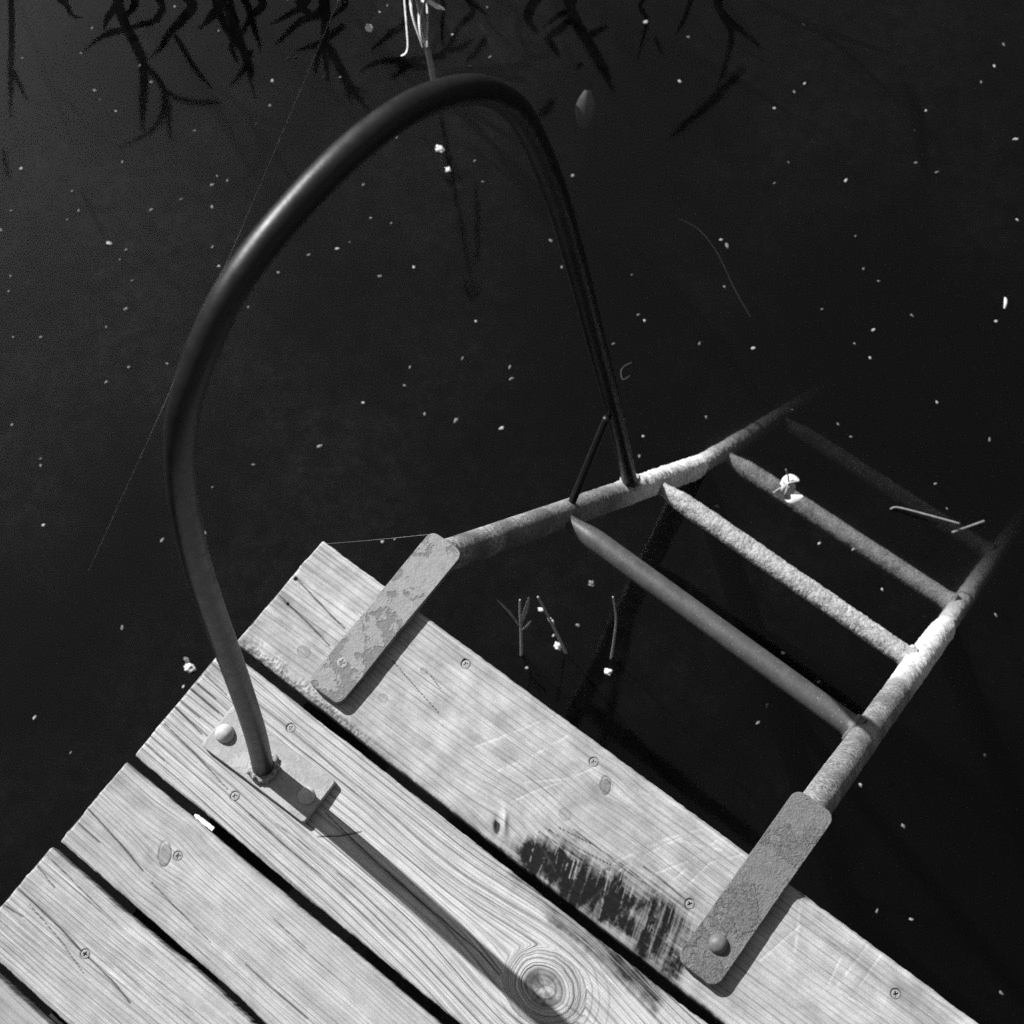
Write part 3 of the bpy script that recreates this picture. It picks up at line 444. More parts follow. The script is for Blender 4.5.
PH = .03
def plank_mesh(idx, ya, yb, x0, length, fine_to, dx=.0009, dy=.0008, edge=None):
    """One sawn board, ya = outer edge, yb = inner edge; returns mesh with grain and wear."""
    sd = 100 + idx * 31
    xs = np.arange(0, fine_to, dx) if fine_to > 0 else np.zeros(0)
    xs = np.concatenate([xs, np.arange(fine_to, length, .01), [length]])
    re = .0035
    ts = np.arange(re, ya - yb - re, dy if fine_to > 0 else .01)
    prof = [(0, -PH), (0, -.02), (0, -.01)] + [(re - re * math.cos(a), -re + re * math.sin(a)) for a in np.linspace(0, math.pi / 2, 6)[:-1]]
    W_ = ya - yb
    prof = prof + [(t, 0) for t in ts] + [(W_ - p[0], p[1]) for p in prof[::-1]]
    prof = np.array(prof)
    X = x0 + xs[:, None] + np.zeros(len(prof)); S = xs[:, None] + np.zeros(len(prof))
    Y = ya - prof[:, 0][None, :] + np.zeros(len(xs))[:, None]; Z = prof[:, 1][None, :] + np.zeros(len(xs))[:, None]
    # ragged sawn end and softly worn arrises
    jag = (fbm(Y * 130, 0.3, 0, sd) - .5) * .0035 + (fbm(Y * 30, 2.3, 0, sd + 5) - .5) * .004
    X = X + jag * np.exp(-S / .02)
    wob = (fbm(X * 22, 1.7, 0, sd + 9) - .5) * .0022 + (fbm(X * 140, 4.7, 0, sd + 10, 3) - .5) * .0014
    wob2 = (fbm(X * 22, 7.7, 0, sd + 12) - .5) * .0022 + (fbm(X * 140, 9.7, 0, sd + 13, 3) - .5) * .0014
    u = np.clip((ya - Y) / W_, 0, 1)
    Y = Y + wob * (1 - sstep(0, .12, u)) + wob2 * sstep(.88, 1, u)
    if edge is not None: Y = edge(X, Y, u)
    re2 = .003; k = np.clip(1 - S / re2, 0, 1)
    top = (Z > -.006)
    Z = np.where(top, Z - re2 * (1 - np.sqrt(1 - k ** 2)), Z)
    x, y = X, Y
    # --- grain coordinate
    phi = y + (fbm(x * 2.2, y * 9, 0, sd + 1) - .5) * GR[idx % len(GR)][0] + (fbm(x * 9, y * 40, 0, sd + 2) - .5) * .0022
    phi = phi + GR[idx % len(GR)][1] * (x - .3)
    tone = np.ones_like(x); dz = np.zeros_like(x)
    dz += (fbm(x * 6, y * 60, 0, sd + 3) - .5) * .0012
    for (kx, ky), rk in KNOTS.get(idx, []):
        ddx = x - kx - (.15 * rk if idx == 1 else 0); ddy = y - ky
        el = np.hypot(ddx * .82, ddy)
        ang = np.arctan2(ddy, ddx)
        el = el * (1 + .16 * (fbm(np.cos(ang) * 1.6 + 5, np.sin(ang) * 1.6, el * 60, sd + 21) - .5))
        A = rk * 1.15; sx = rk * 3.6; a = rk * 1.1
        push = np.sign(ddy) * A * (1 - np.exp(-np.abs(ddy) / a)) * np.exp(-(ddx / sx) ** 2) * np.exp(-np.abs(ddy) / (rk * 3.5))
        phi_k = phi - push
        ringp = ky + el * (.95 if idx == 1 else .8) + .05
        wgt = 1 - sstep(rk * .75, rk * 1.45, el)
        if idx != 1:    # small tight knot: a plain oval with a dark seam
            phi = phi_k
            lx, ly = (ddx * .61 - ddy * .79), (ddx * .79 + ddy * .61)
            o_ = np.hypot(lx / 1.45, ly / .78) * (1 + .10 * (fbm(x * 150, y * 150, 0, sd + 27) - .5))
            if not (idx == 0 and rk > .01):
                tone *= 1 - .30 * (1 - sstep(rk * .86, rk * .98, o_)) * (.7 + .6 * fbm(x * 200, y * 200, 0, sd + 22))
                tone *= 1 - .75 * np.exp(-((o_ - rk) / (rk * .085)) ** 2) * sstep(.25, .5, fbm(x * 90, y * 90, 0, sd + 23) + .25 * np.sign(ddx))
                dz -= .0007 * np.exp(-((o_ - rk) / (rk * .12)) ** 2)
                tone *= 1 - .28 * np.exp(-(np.hypot(ddx + rk * 1.2, ddy + rk * .9) / (rk * 1.5)) ** 2) * sstep(.3, .6, fbm(x * 80, y * 80, 0, sd + 28))
            continue
        ringp = ky + np.where(el < rk * .7, el * .22, rk * .154 + (el - rk * .7) * .9) + .05
        phi = phi_k * (1 - wgt) + ringp * wgt
        if idx == 0 and rk > .01: continue
        dk = 1 - sstep(rk * .55, rk * .78, el)
        tone *= 1 - dk * (.55 if idx != 1 else .42) * (.3 + 1.1 * fbm(x * 160, y * 160, 0, sd + 22)) 
        if idx == 1:
            for rr, ww, s_ in ((.60, .05, .55), (.78, .04, .35), (.98, .035, .5), (1.16, .03, .5), (1.36, .028, .55), (1.58, .026, .5), (1.85, .025, .45), (2.15, .025, .3)):
                asym = sstep(-.9, .2, np.cos(ang + .2)) if rr > 1.1 else 1.0
                tone *= 1 - s_ * asym * np.exp(-((el - rk * rr) / (rk * ww)) ** 2) * (.45 + .9 * fbm(x * 60, y * 60, 0, sd + 24))
            tone *= 1 - (1 - sstep(rk * .5, rk * .75, el)) * .55 * sstep(.42, .66, fbm(np.cos(ang) * 2.2 + el * 40, np.sin(ang) * 2.2, 0, sd + 29, 4))
            tone *= 1 + .18 * np.exp(-((el - rk * .88) / (rk * .12)) ** 2)
            dz += .0016 * np.exp(-((el - rk * .8) / (rk * .25)) ** 2) - .0012 * (1 - sstep(0, rk * .5, el))
            for k_ in range(3):
                aa = .4 + k_ * 2.25
                pts = [(kx + rk * q * math.cos(aa + .3 * math.sin(6 * q + k_)), ky + rk * q * .9 * math.sin(aa + .3 * math.sin(6 * q + k_))) for q in (.02, .25, .45, .62)]
                d = seg_dist(x, y, pts); tone *= 1 - .55 * np.exp(-(d / .0005) ** 2)
        else:
            tone *= 1 - .5 * np.exp(-((el - rk * .8) / (rk * .09)) ** 2) * (.4 + fbm(x * 90, y * 90, 0, sd + 23))
            dz -= .0006 * np.exp(-((el - rk * .8) / (rk * .12)) ** 2)
    # --- weathering: mottles, greyed ends
    mot = fbm(x * 24, y * 34, 0, sd + 4, 5) - .5
    tone *= 1 + mot * GR[idx % len(GR)][2]
    endw = np.exp(-(x - x0) / .05)
    tone *= 1 - endw * .30 * sstep(.42, .7, fbm(x * 14, y * 230, 0, sd + 6))
    tone *= 1 - .35 * np.exp(-np.minimum(u, 1 - u) * W_ / .0028) * sstep(.35, .7, fbm(x * 45, y * 10, 0, sd + 7))
    # --- drying checks, nail holes, plugs
    for pts, wd in CRACKS.get(idx, []):
        pts = np.array(pts); wob3 = (fbm(x * 160, y * 160, 0, sd + 30) - .5) * .0006
        m = (x > pts[:, 0].min() - .01) & (x < pts[:, 0].max() + .01)
        d = seg_dist(x[m], (y + wob3)[m], [tuple(q) for q in pts])
        t = np.clip((x[m] - pts[:, 0].min()) / (np.ptp(pts[:, 0]) + 1e-6), 0, 1)
        wl = wd * .00060 * (.55 + .9 * fbm(x[m] * 70, 3.1, 0, sd + 31)) * (.55 + .45 * np.sin(np.pi * np.clip(t, .08, .92)) ** .5)
        g = np.exp(-(d / wl) ** 2)
        tone[m] *= 1 - .95 * g; dz[m] -= .0018 * g
        tone[m] *= 1 - .14 * np.exp(-(d / (wl * 4)) ** 2)
    rh = np.random.default_rng(sd)
    for _ in range((18, 22, 18, 26, 6)[idx] if idx < 5 else 0):   # hairline checks along the grain
        hx = x0 + (rh.uniform(0, .25) if rh.random() < .45 else rh.uniform(0, .85)); hy = yb + rh.uniform(.006, W_ - .006); L = rh.uniform(.02, .11)
        sl_ = rh.normal(0, .025) - GR[idx][1]
        m = (x > hx - .002) & (x < hx + L + .002) & (y > hy - .008) & (y < hy + .008)
        if not m.any(): continue
        pts = [(hx, hy), (hx + L * .5, hy + sl_ * L * .5 + rh.normal(0, .0004)), (hx + L, hy + sl_ * L)]
        tl = np.clip((x[m] - hx) / L, 0, 1); d = seg_dist(x[m], y[m], pts); g = np.exp(-(d / (.0004 + .0003 * rh.random())) ** 2) * np.sin(np.pi * tl) ** .6 * sstep(.2, .5, fbm(x[m] * 110, 1.3, 0, sd + int(hx * 999)))
        tone[m] *= 1 - rh.uniform(.25, .7) * g; dz[m] -= .0004 * g
    if idx == 0: tone *= 1 + .16 * np.exp(-((u * W_ - .005) / .003) ** 2)  # sunlit outer arris painted in as a paler strip
    for (hx, hy), r in HOLES.get(idx, []):
        r = r * .001; d = np.hypot(x - hx, y - hy) * (1 + .6 * (fbm(x * 400, y * 400, 0, sd + 40) - .5))
        g = 1 - sstep(r * .45, r * .9, d); tone *= 1 - .85 * g; dz -= .002 * g
        tone *= 1 - .22 * np.exp(-(d / (r * 2.4)) ** 2)
    for (hx, hy), r in PLUGS.get(idx, []):
        r = r * .001; ddx, ddy = x - hx, y - hy; d = np.hypot(ddx * .85, ddy) * (1 + .3 * (fbm(x * 200, y * 200, 0, sd + 41) - .5))
        tone *= 1 - .42 * np.exp(-((d - r) / .0007) ** 2) * (.35 + fbm(x * 150, y * 150, 0, sd + 43))
        tone *= 1 - .16 * (1 - sstep(r * .8, r, d))
    for (hx, hy) in SCREWS.get(idx, []):
        d = np.hypot(x - hx, y - hy); g = 1 - sstep(.0044, .0054, d); dz -= .0016 * g
        tone *= 1 - .35 * np.exp(-((d - .005) / .0011) ** 2)
    # --- the charred / tarry stain beside the gap
    if idx in STAINS:
        poly = STAINS[idx]; pa = np.array(poly)
        m = (x > pa[:, 0].min() - .03) & (x < pa[:, 0].max() + .03)
        xx, yy = x[m], y[m]
        d = seg_dist(xx, yy, poly + [poly[0]]); d = np.where(inside(xx, yy, poly), -d, d)
        d += (fbm(xx * 70, yy * 70, 0, sd + 50) - .5) * .016
        mask = 1 - sstep(-.013, .003, d)
        if idx == 0:
            q = xx + .30 * (yy + .1) + .004 * (fbm(xx * 30, yy * 30, 0, sd + 55) - .5)
            d = d - .005 * (1 + (yy < -.12)) + (fbm(q * 110, yy * 20, 0, sd + 54, 4) - .5) * .026 + (fbm(xx * 60, yy * 60, 0, sd + 49, 5) - .5) * .012
            up = sstep(-.150, -.085, yy)
            mask = (1 - sstep(-.030 + .012 * (1 - up), .014, d)) ** 1.15
            st2 = fbm(xx * 75 + yy * 30, yy * 60, 0, sd + 52, 5)
            st = fbm(q * 260, yy * 24, 0, sd + 51, 4); lo = fbm(xx * 26, yy * 22, 0, sd + 64, 2)
            k_ = mask * np.clip(.34 + .42 * sstep(.15, .7, st2) + .30 * sstep(.2, .75, st) + .45 * sstep(.32, .62, lo), 0, 1.1)
            k_ *= 1 - .42 * sstep(.50, .72, fbm(q * 340, yy * 16, 0, sd + 63, 3)) * (1 - .6 * sstep(.4, .62, lo))
            k_ *= 1 - .18 * sstep(.4, .8, fbm(xx * 420, yy * 420, 0, sd + 66, 3))
            rl = np.random.default_rng(17)
            for _ in range(46):
                lx, ly = rl.uniform(pa[:, 0].min(), pa[:, 0].max()), rl.uniform(-.148, -.075); LL = rl.uniform(.008, .038)
                dd = seg_dist(xx, yy, [(lx, ly), (lx - .34 * LL + rl.normal(0, .0015), ly + LL)])
                k_ *= 1 - rl.uniform(.25, .85) * np.exp(-(dd / rl.uniform(.0004, .0011)) ** 2) * sstep(.3, .55, fbm(xx * 160, yy * 160, 0, sd + 57))
            hat = fbm(xx * 18, yy * 700, 0, sd + 56, 2)
            k_ *= 1 - .7 * sstep(.5, .66, hat) * (1 - sstep(.45, .95, mask))
            pc = np.exp(-((np.hypot((xx - PALE_BIT[0]) / 1.5, yy - PALE_BIT[1])) / .006) ** 2) * sstep(.42, .56, fbm(xx * 300, yy * 300, 0, sd + 58))
            k_ = k_ * (1 - pc)
        else:
            st2 = fbm(xx * 20, phi[m] * 260, 0, sd + 52, 4)
            k_ = mask ** .7 * (.45 + .55 * sstep(.34, .62, st2)) * .92
        tone[m] *= 1 - .985 * np.clip(k_ * 1.12, 0, .99)
        dz[m] -= .0007 * k_ * fbm(xx * 300, yy * 300, 0, sd + 53)
    if idx == 0:
        for si, pts in enumerate(SCRATCH):
            pa = np.array(pts); m = (x > pa[:, 0].min() - .006) & (x < pa[:, 0].max() + .006) & (y > pa[:, 1].min() - .006) & (y < pa[:, 1].max() + .006)
            d = seg_dist(x[m], y[m] + (fbm(x[m] * 60, y[m] * 60, 0, 71) - .5) * .003, pts)
            g = np.exp(-(d / (.0011 if si % 3 else .0016)) ** 2) * sstep(.25, .55, fbm(x[m] * 90, y[m] * 90, 0, sd + 60))
            tone[m] = tone[m] * (1 + .15 * g) + .07 * g; dz[m] -= .0003 * g
        # crumbly grit along the inner edge beside the bracket
        band = (1 - sstep(.004, .024 - .012 * sstep(.05, .16, x), (y - yb))) * (1 - sstep(.13, .26, x)) * sstep(.0, .01, x - x0)
        gr = fbm(x * 420, y * 420, 0, sd + 61, 2)
        band = band * sstep(.3, .55, fbm(x * 50, y * 60, 0, sd + 62))
        dz += band * (gr - .55) * .0030; tone *= 1 - band * .5 * (1 - sstep(.3, .68, gr))
        # split knot with its torn, lifted edge
        kx, ky = KNOTS[0][0][0]
        wd = ((x - kx + .004) * .8 + (y - ky) * .6); al = -(x - kx + .004) * .6 + (y - ky) * .8
        g = np.exp(-(wd / .0035) ** 2) * np.exp(-(al / .009) ** 2); tone *= 1 - .9 * sstep(.2, .6, g) * (y < ky + .004); dz -= .003 * g; tone *= 1 - .3 * np.exp(-(np.hypot(x - kx, y - ky) / .016) ** 2) * fbm(x * 120, y * 120, 0, sd + 77)
        wd2 = wd - .008; g2 = np.exp(-(wd2 / .003) ** 2) * np.exp(-((al - .003) / .012) ** 2); tone *= 1 + .25 * g2; dz += .003 * g2
        # bruised notch in the outer edge next to the right bracket
        gx = np.exp(-((x - .642) / .008) ** 2) * np.exp(-((y - .0) / .007) ** 2); dz -= .004 * gx; tone *= 1 - .45 * gx
    onT = (prof[:, 1] > -.0036)[None, :]
    Z = np.where(onT, Z + dz * sstep(-.0036, -.0004, np.where(onT, prof[:, 1][None, :], 0)), Z)
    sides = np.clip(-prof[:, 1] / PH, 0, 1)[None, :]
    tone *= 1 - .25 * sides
    nx, npf = X.shape
    V = np.stack([X, Y, Z], -1).reshape(-1, 3)
    i, j = np.meshgrid(np.arange(nx - 1), np.arange(npf - 1), indexing='ij')
    q = np.stack([i * npf + j, i * npf + j + 1, (i + 1) * npf + j + 1, (i + 1) * npf + j], -1).reshape(-1, 4)
    bot = np.stack([np.arange(nx - 1) * npf + npf - 1, np.arange(nx - 1) * npf, np.arange(1, nx) * npf, np.arange(1, nx) * npf + npf - 1], -1)
    # end caps, quads between mirrored profile points
    h = npf // 2; e = np.arange(h - 1)
    capA = np.stack([npf - 1 - e, npf - 2 - e, e + 1, e], -1)
    b0 = (nx - 1) * npf; capB = np.stack([b0 + e, b0 + e + 1, b0 + npf - 2 - e, b0 + npf - 1 - e], -1)
    q = np.vstack([q, bot, capA, capB])
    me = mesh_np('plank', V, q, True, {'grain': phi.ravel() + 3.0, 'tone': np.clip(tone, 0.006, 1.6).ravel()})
    return me

#        warp  drift  mottle
GR = [(.010, .0, .50), (.016, .035, .16), (.012, .02, .26), (.008, -.015, .26), (.01, .0, .3)]
PALE_BIT = (0.4685, -0.0985)
WOODM = [wood_material('wood_scuffed', .305, 1.0, .46, .0062, .21, .22),
         wood_material('wood_lined', .365, 2.0, .82, .0082, .23, .10),
         wood_material('wood_fine', .315, 3.0, .48, .0046, .28, .14),
         wood_material('wood_streaked', .32, 4.0, .56, .0052, .32, .15),
         wood_material('wood_dull', .25, 5.0, .3, .006, .14, .08)]
dock = thing('wooden_dock', 'weathered grey wooden dock corner of screwed-down planks with narrow dark gaps', 'dock')
def edge2(X, Y, u):    # waney inner edge of the third board
    return Y - .0055 * np.exp(-((X - .30) / .035) ** 2) * sstep(.8, 1, u) * .7
def edge3(X, Y, u):
    return Y + .0028 * np.exp(-((X - .21) / .05) ** 2) * (1 - sstep(0, .25, u))
specs = [(0.0, -.1470, .0055, .92, None), (-.1575, -.3045, .0, .78, None), (-.3150, -.4185, -.001, .56, edge2), (-.4285, -.5440, -.004, .42, edge3), (-.5550, -.667, -.006, .18, None)]
plabels = ['scuffed outer plank with black stain and pale scratches under both ladder plates', 'plank with strong dark grain lines, a big round knot and the handrail base plate',
           'smoother pale plank with one small oval knot', 'plank with a long crack running through its screw', 'plank cut off by the bottom left corner']
planks = []
for k, (ya, yb, x0, ft, ed) in enumerate(specs):
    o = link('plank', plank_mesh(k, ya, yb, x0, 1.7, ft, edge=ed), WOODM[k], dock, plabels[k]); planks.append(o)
for k in range(5, 9):
    y = -.678 - (k - 5) * .123
    link('plank', plank_mesh(k, y, y - .112, -.004 + .002 * (k % 3), 1.7, 0), WOODM[k % 5], dock)
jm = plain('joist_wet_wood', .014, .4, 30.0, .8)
for x0 in (.086, .80, 1.5):
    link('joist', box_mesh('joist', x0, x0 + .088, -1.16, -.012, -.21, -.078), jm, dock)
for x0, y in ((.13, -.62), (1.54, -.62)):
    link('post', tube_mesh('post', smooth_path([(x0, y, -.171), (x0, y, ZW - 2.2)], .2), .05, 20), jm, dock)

# screws: a small countersunk head with a cross recess
def screw_mesh():
    rr = np.concatenate([[0.00001], np.linspace(.0004, .0040, 13), [.0043, .0045]])
    def dsp(P):
        r = np.hypot(P[..., 0], P[..., 1])
        m = np.minimum(np.abs(P[..., 0]), np.abs(P[..., 1]))
        cross = (1 - sstep(.0003, .0008, m)) * (1 - sstep(.0021, .0026, r))
        P[..., 2] -= .0024 * cross; return P
    prof = [(r, .0004 * math.sqrt(max(0, 1 - (r / .0048) ** 2)) - (.002 if r > .0044 else 0)) for r in rr]
    return lathe('screw', prof[::-1], 48, dsp)
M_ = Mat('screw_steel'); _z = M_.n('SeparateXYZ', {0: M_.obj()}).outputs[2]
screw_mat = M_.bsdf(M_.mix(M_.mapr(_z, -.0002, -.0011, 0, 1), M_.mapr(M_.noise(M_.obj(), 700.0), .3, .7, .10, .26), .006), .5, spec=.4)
scr = screw_mesh(); scr.materials.append(screw_mat)
for k, lst in SCREWS.items():
    for (x, y) in lst:
        o = bpy.data.objects.new('screw', scr); COL.objects.link(o); o.parent = planks[k]; o.location = (x, y, -.0009)
        o.rotation_euler = (rng.uniform(-.06, .06), rng.uniform(-.06, .06), rng.uniform(0, 3))

# ------------------------------------------------------------------ ladder
LAD = np.array([XL, 0.08, 0.0])
ladder = thing('swim_ladder', 'steel swimming ladder with one tall bent handrail, bolted to the dock edge', 'ladder', LAD)
def lpart(name, me, mat, parent=None, label=None):
    o = link(name, me, mat, parent or ladder, label)
    if parent is None: o.location = -Vector(LAD)
    return o
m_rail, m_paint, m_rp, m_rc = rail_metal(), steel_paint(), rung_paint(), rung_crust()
m_pl, m_pr = plate_metal('plate_flaked_paint', .155, .195, .105, 36.0, .0014), plate_metal('plate_pitted', .04, .15, .12, 22.0, .0030)
m_bp = plate_metal('base_plate_paint', .24, .29, .21, 60.0, .0005)
m_bolt = plain('bolt_zinc', .36, .2, 150.0, .5, .0005); m_bolt2 = plain('bolt_dull', .11, .25, 150.0, .55, .0006)
m_weld = plain('weld_bead', .22, .7, 240.0, .7, .003)
plL = lpart('mounting_plate', plate_mesh('mounting_plate', .1005, .1455, -.134, .0785, .0038, .0128, .0095, seed=3), m_pl, None, 'pale plate with flaking paint held by one cross-head screw')
plR = lpart('mounting_plate', plate_mesh('mounting_plate', .5738, .6208, -.1280, .0815, .0038, .0128, .0105, seed=5), m_pr, None, 'rough pitted grey plate held by one domed bolt')
sm = screw_mesh(); sm.materials.append(screw_mat)
s = bpy.data.objects.new('screw', sm); COL.objects.link(s); s.parent = plL; s.location = (.1183, -.0958, .0129); s.scale = (1.35, 1.35, 1.1); s.rotation_euler = (0, 0, .35)
def dome_mesh(r, h, seed=0):
    pr = [(r * math.cos(a), h * math.sin(a)) for a in np.linspace(0, math.pi / 2 - .002, 14)]
    def dsp(P):
        n = (fbm(P[..., 0] * 260, P[..., 1] * 260, P[..., 2] * 260, seed) - .5)
        return P * (1 + .05 * n[..., None])
    return lathe('bolt', [(r * 1.02, -.004)] + pr, 32, dsp)
link('bolt', dome_mesh(.0098, .0088, 4), m_bolt2, plR, loc=(.5985, -.0914, .0127))

crust_amp = lambda P: sstep(-.36, -.52, P[..., 2])
def rail_disp(seed):
    def f(P):
        a = sstep(-.30, -.50, P[..., 2]) if False else np.clip((-.28 - P[..., 2]) / .3, 0, 1)
        n = fbm(P[..., 0] * 220, P[..., 1] * 220, P[..., 2] * 220, seed, 3) - .45
        n2 = fbm(P[..., 0] * 40, P[..., 1] * 40, P[..., 2] * 40, seed + 3, 3) - .5
        return n * (.0008 + .0032 * a) + n2 * (.0006 + .003 * a) + .001 * a - .0034 * sstep(ZW + .003, ZW - .003, P[..., 2])
    return f
def rail_pt(y, x):
    z = RAIL_Z0 - RAIL_M * y
    if z < ZW: z = ZW + (z - ZW) * .75
    return (x, y, z)
for x, sd in ((XL, 11), (XR, 12)):
    pts = smooth_path([rail_pt(y, x) for y in np.concatenate([np.linspace(.04, .590, 24), [.597, .6025, .6038, .609], np.linspace(.616, 1.35, 20)])], .0016, .0)
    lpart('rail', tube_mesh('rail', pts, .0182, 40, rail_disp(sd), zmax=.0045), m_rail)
rung_y = (.2550, .4695, .6839, .8984)
for k, y in enumerate(rung_y):
    a, b = np.array(rail_pt(y, XL)), np.array(rail_pt(y - (.012, .004, .0, .0)[k], XR))
    a[0] -= .006; b[0] -= .010
    if k < 2: a[1] += .004
    n = 300; t = np.linspace(0, 1, n)[:, None]; path = a + (b - a) * t
    L = np.linalg.norm(b - a); s_ = t[:, 0] * L
    rr = np.full(n, (.0148, .0150, .0160, .0160)[k])
    rr = rr * (1 - .40 * (1 - sstep(.018, .070, s_))) + .0035 * (1 - sstep(0, .018, L - s_))
    def dsp(P, k=k):
        nn = fbm(P[..., 0] * 380, P[..., 1] * 380, P[..., 2] * 380, 40 + k, 3) - .45
        n2 = fbm(P[..., 0] * 60, P[..., 1] * 60, P[..., 2] * 60, 50 + k, 3) - .45
        am = (.0003, .0032, .002, .002)[k]
        return nn * am + n2 * am * .7
    lpart('rung', tube_mesh('rung', path, rr, 40, dsp), (m_rp, m_rc, m_rc, m_rc)[k], None,
          ('smooth dark grey upper rung', 'rough rung crusted with pale growth', 'pale rung just under the water', 'faint deep rung fading into the murk')[k])
    for x_, sgn in ((XL, 1), (XR, -1)):
        if k > 1 or sgn > 0: continue
        c = np.array(rail_pt(y - (.012 if k == 0 and sgn < 0 else 0), x_)); c[0] += sgn * .0185
        if sgn > 0: c[1] += .003
        rw = .0115 if sgn > 0 else .0150
        an = np.linspace(0, 2 * np.pi, 60)
        ring = np.stack([np.full(60, c[0]), c[1] + rw * np.cos(an), c[2] + rw * np.sin(an)], 1)
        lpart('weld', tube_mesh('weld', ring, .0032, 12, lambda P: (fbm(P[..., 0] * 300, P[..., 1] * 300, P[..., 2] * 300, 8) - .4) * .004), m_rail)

hp = [(XL, y, z) for y, z in HAND]
hp[0] = (XL, -.2315, .012)
hp = hp + [(XL, .4225, -.508)]
path = smooth_path(hp, .004, .016)
hand = lpart('handrail', tube_mesh('handrail', path, .0112, 36, lambda P: (fbm(P[..., 0] * 30, P[..., 1] * 30, P[..., 2] * 30, 5) - .5) * .0006), m_paint)
bp = lpart('brace', tube_mesh('brace', smooth_path([(XL, .3665, -.172), (XL, BRACE[1][0] - .006, BRACE[1][1] - .006)], .004), .0052, 16), m_paint)
def weld(cx, cy, cz, axis, rw, rt, seed):
    ax = Vector(axis).normalized(); u = ax.orthogonal().normalized(); v = ax.cross(u)
    an = np.linspace(0, 2 * np.pi, 70)
    ring = np.array([Vector((cx, cy, cz)) + rw * (math.cos(a) * u + math.sin(a) * v) for a in an])
    return tube_mesh('weld', ring, rt, 14, lambda P: (fbm(P[..., 0] * 250, P[..., 1] * 250, P[..., 2] * 250, seed, 3) - .38) * .0085)
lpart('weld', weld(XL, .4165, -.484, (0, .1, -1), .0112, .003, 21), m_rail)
lpart('weld', weld(XL, BRACE[1][0] - .002, BRACE[1][1] + .002, (0, .55, .84), .0052, .0028, 22), m_paint)
bpm = plate_mesh('base_plate', .053, .194, -.2515, -.1985, .0026, .0100, .0035, warp=-.035, seed=9)
bpo = lpart('base_plate', bpm, m_bp)
rotm = Matrix.Rotation(math.radians(1.6), 4, 'Z'); cpt = Vector((.123, -.223, 0))
bpm.transform(Matrix.Translation(cpt) @ rotm @ Matrix.Translation(-cpt))
link('bolt', dome_mesh(.0104, .0105, 1), m_bolt, bpo, loc=(.0665, -.2290, .0090))
link('bolt', dome_mesh(.0092, .0080, 2), m_bolt, bpo, loc=(.1785, -.2265, .0086))
link('weld', weld(XL, -.2305, .0108, (0, .15, 1), .0122, .0036, 23), m_weld, bpo)

# ------------------------------------------------------------------ chip in the gap
def chip_mesh(L, w_, h, seed):
    bm = bmesh.new(); n = 14; rings = []
    for i in range(n):
        t = i / (n - 1); r = random.Random(seed + i)
        a = w_ * (.5 if t > .12 else .5 * (.4 + t * 5)); j = lambda: r.uniform(-.0004, .0004)
        rings.append([bm.verts.new((t * L, -a + j(), j())), bm.verts.new((t * L, a + j(), j())), bm.verts.new((t * L, a * .9 + j(), h + j())), bm.verts.new((t * L, -a * .9 + j(), h + j()))])
    for a, b in zip(rings, rings[1:]):
        for k in range(4): bm.faces.new((a[k], a[(k + 1) % 4], b[(k + 1) % 4], b[k]))
    bm.faces.new(rings[0][::-1]); bm.faces.new(rings[-1])
    me = bpy.data.meshes.new('wood_chip'); bm.to_mesh(me); bm.free(); return me
c = link('wood_chip', chip_mesh(.0255, .0048, .003, 5), plain('fresh_wood', .62, .15, 90.0), None, 'pale splinter of fresh wood wedged in the gap beside the handrail base plank', 'wood chip')
c.location = (.0925, -.3120, -.0095); c.rotation_euler = (0, .04, .01)

# ------------------------------------------------------------------ floating bits
def lump_mesh(name, r, flat, seed, sub=2, rough=.5):
    bm = bmesh.new(); bmesh.ops.create_icosphere(bm, subdivisions=sub, radius=1)
    for v in bm.verts:
        p = np.array(v.co); k = 1 + rough * (float(fbm(p[0] * 1.7 + seed * 3.1, p[1] * 1.7, p[2] * 1.7, seed)) - .5) * 2
        v.co = Vector((p[0] * r * k * 1.15, p[1] * r * k * .9, p[2] * r * k * flat))
    for f in bm.faces: f.smooth = True
    me = bpy.data.meshes.new(name); bm.to_mesh(me); bm.free(); return me
m_speck = plain('seed_pale', .25, .3, 400.0); m_speck3 = plain('seed_mid', .11, .3, 400.0)
m_speck2 = plain('seed_grey', .10, .3, 400.0)
variants = []
for k in range(10):
    me = lump_mesh('floating_speck', .0027, .5, 60 + k, 2, 1.1); me.materials.append((m_speck, m_speck3, m_speck, m_speck3, m_speck, m_speck3, m_speck2, m_speck3, m_speck2, m_speck2)[k]); variants.append(me)
for i, (x, y, s) in enumerate(SPECKS):
    me = variants[(i * 7) % 6] if s >= 1.0 else variants[6 + i % 4]
    o = bpy.data.objects.new('floating_speck', me); COL.objects.link(o)
    o.location = (x, y, ZW + .0008); sc_ = s * (.78 if s >= 1 else .95); o.scale = (sc_ * rng.uniform(.75, 1.5), sc_ * rng.uniform(.7, 1.1), sc_ * .8); o.rotation_euler = (0, 0, rng.uniform(0, 6.3))
    tag(o, 'tiny pale seed speck floating alone on the dark still water', 'speck', 'seed specks floating on the pond')
m_hair = plain('hair_dark', .05, .3, 90.0)
m_white = plain('fluff_white', .45, .25, 200.0); m_dry = leaf_material('dry_leaf', .72); m_leaf = leaf_material('reed_leaf', .035); m_stem = plain('reed_stem', .035, .4, 60.0)
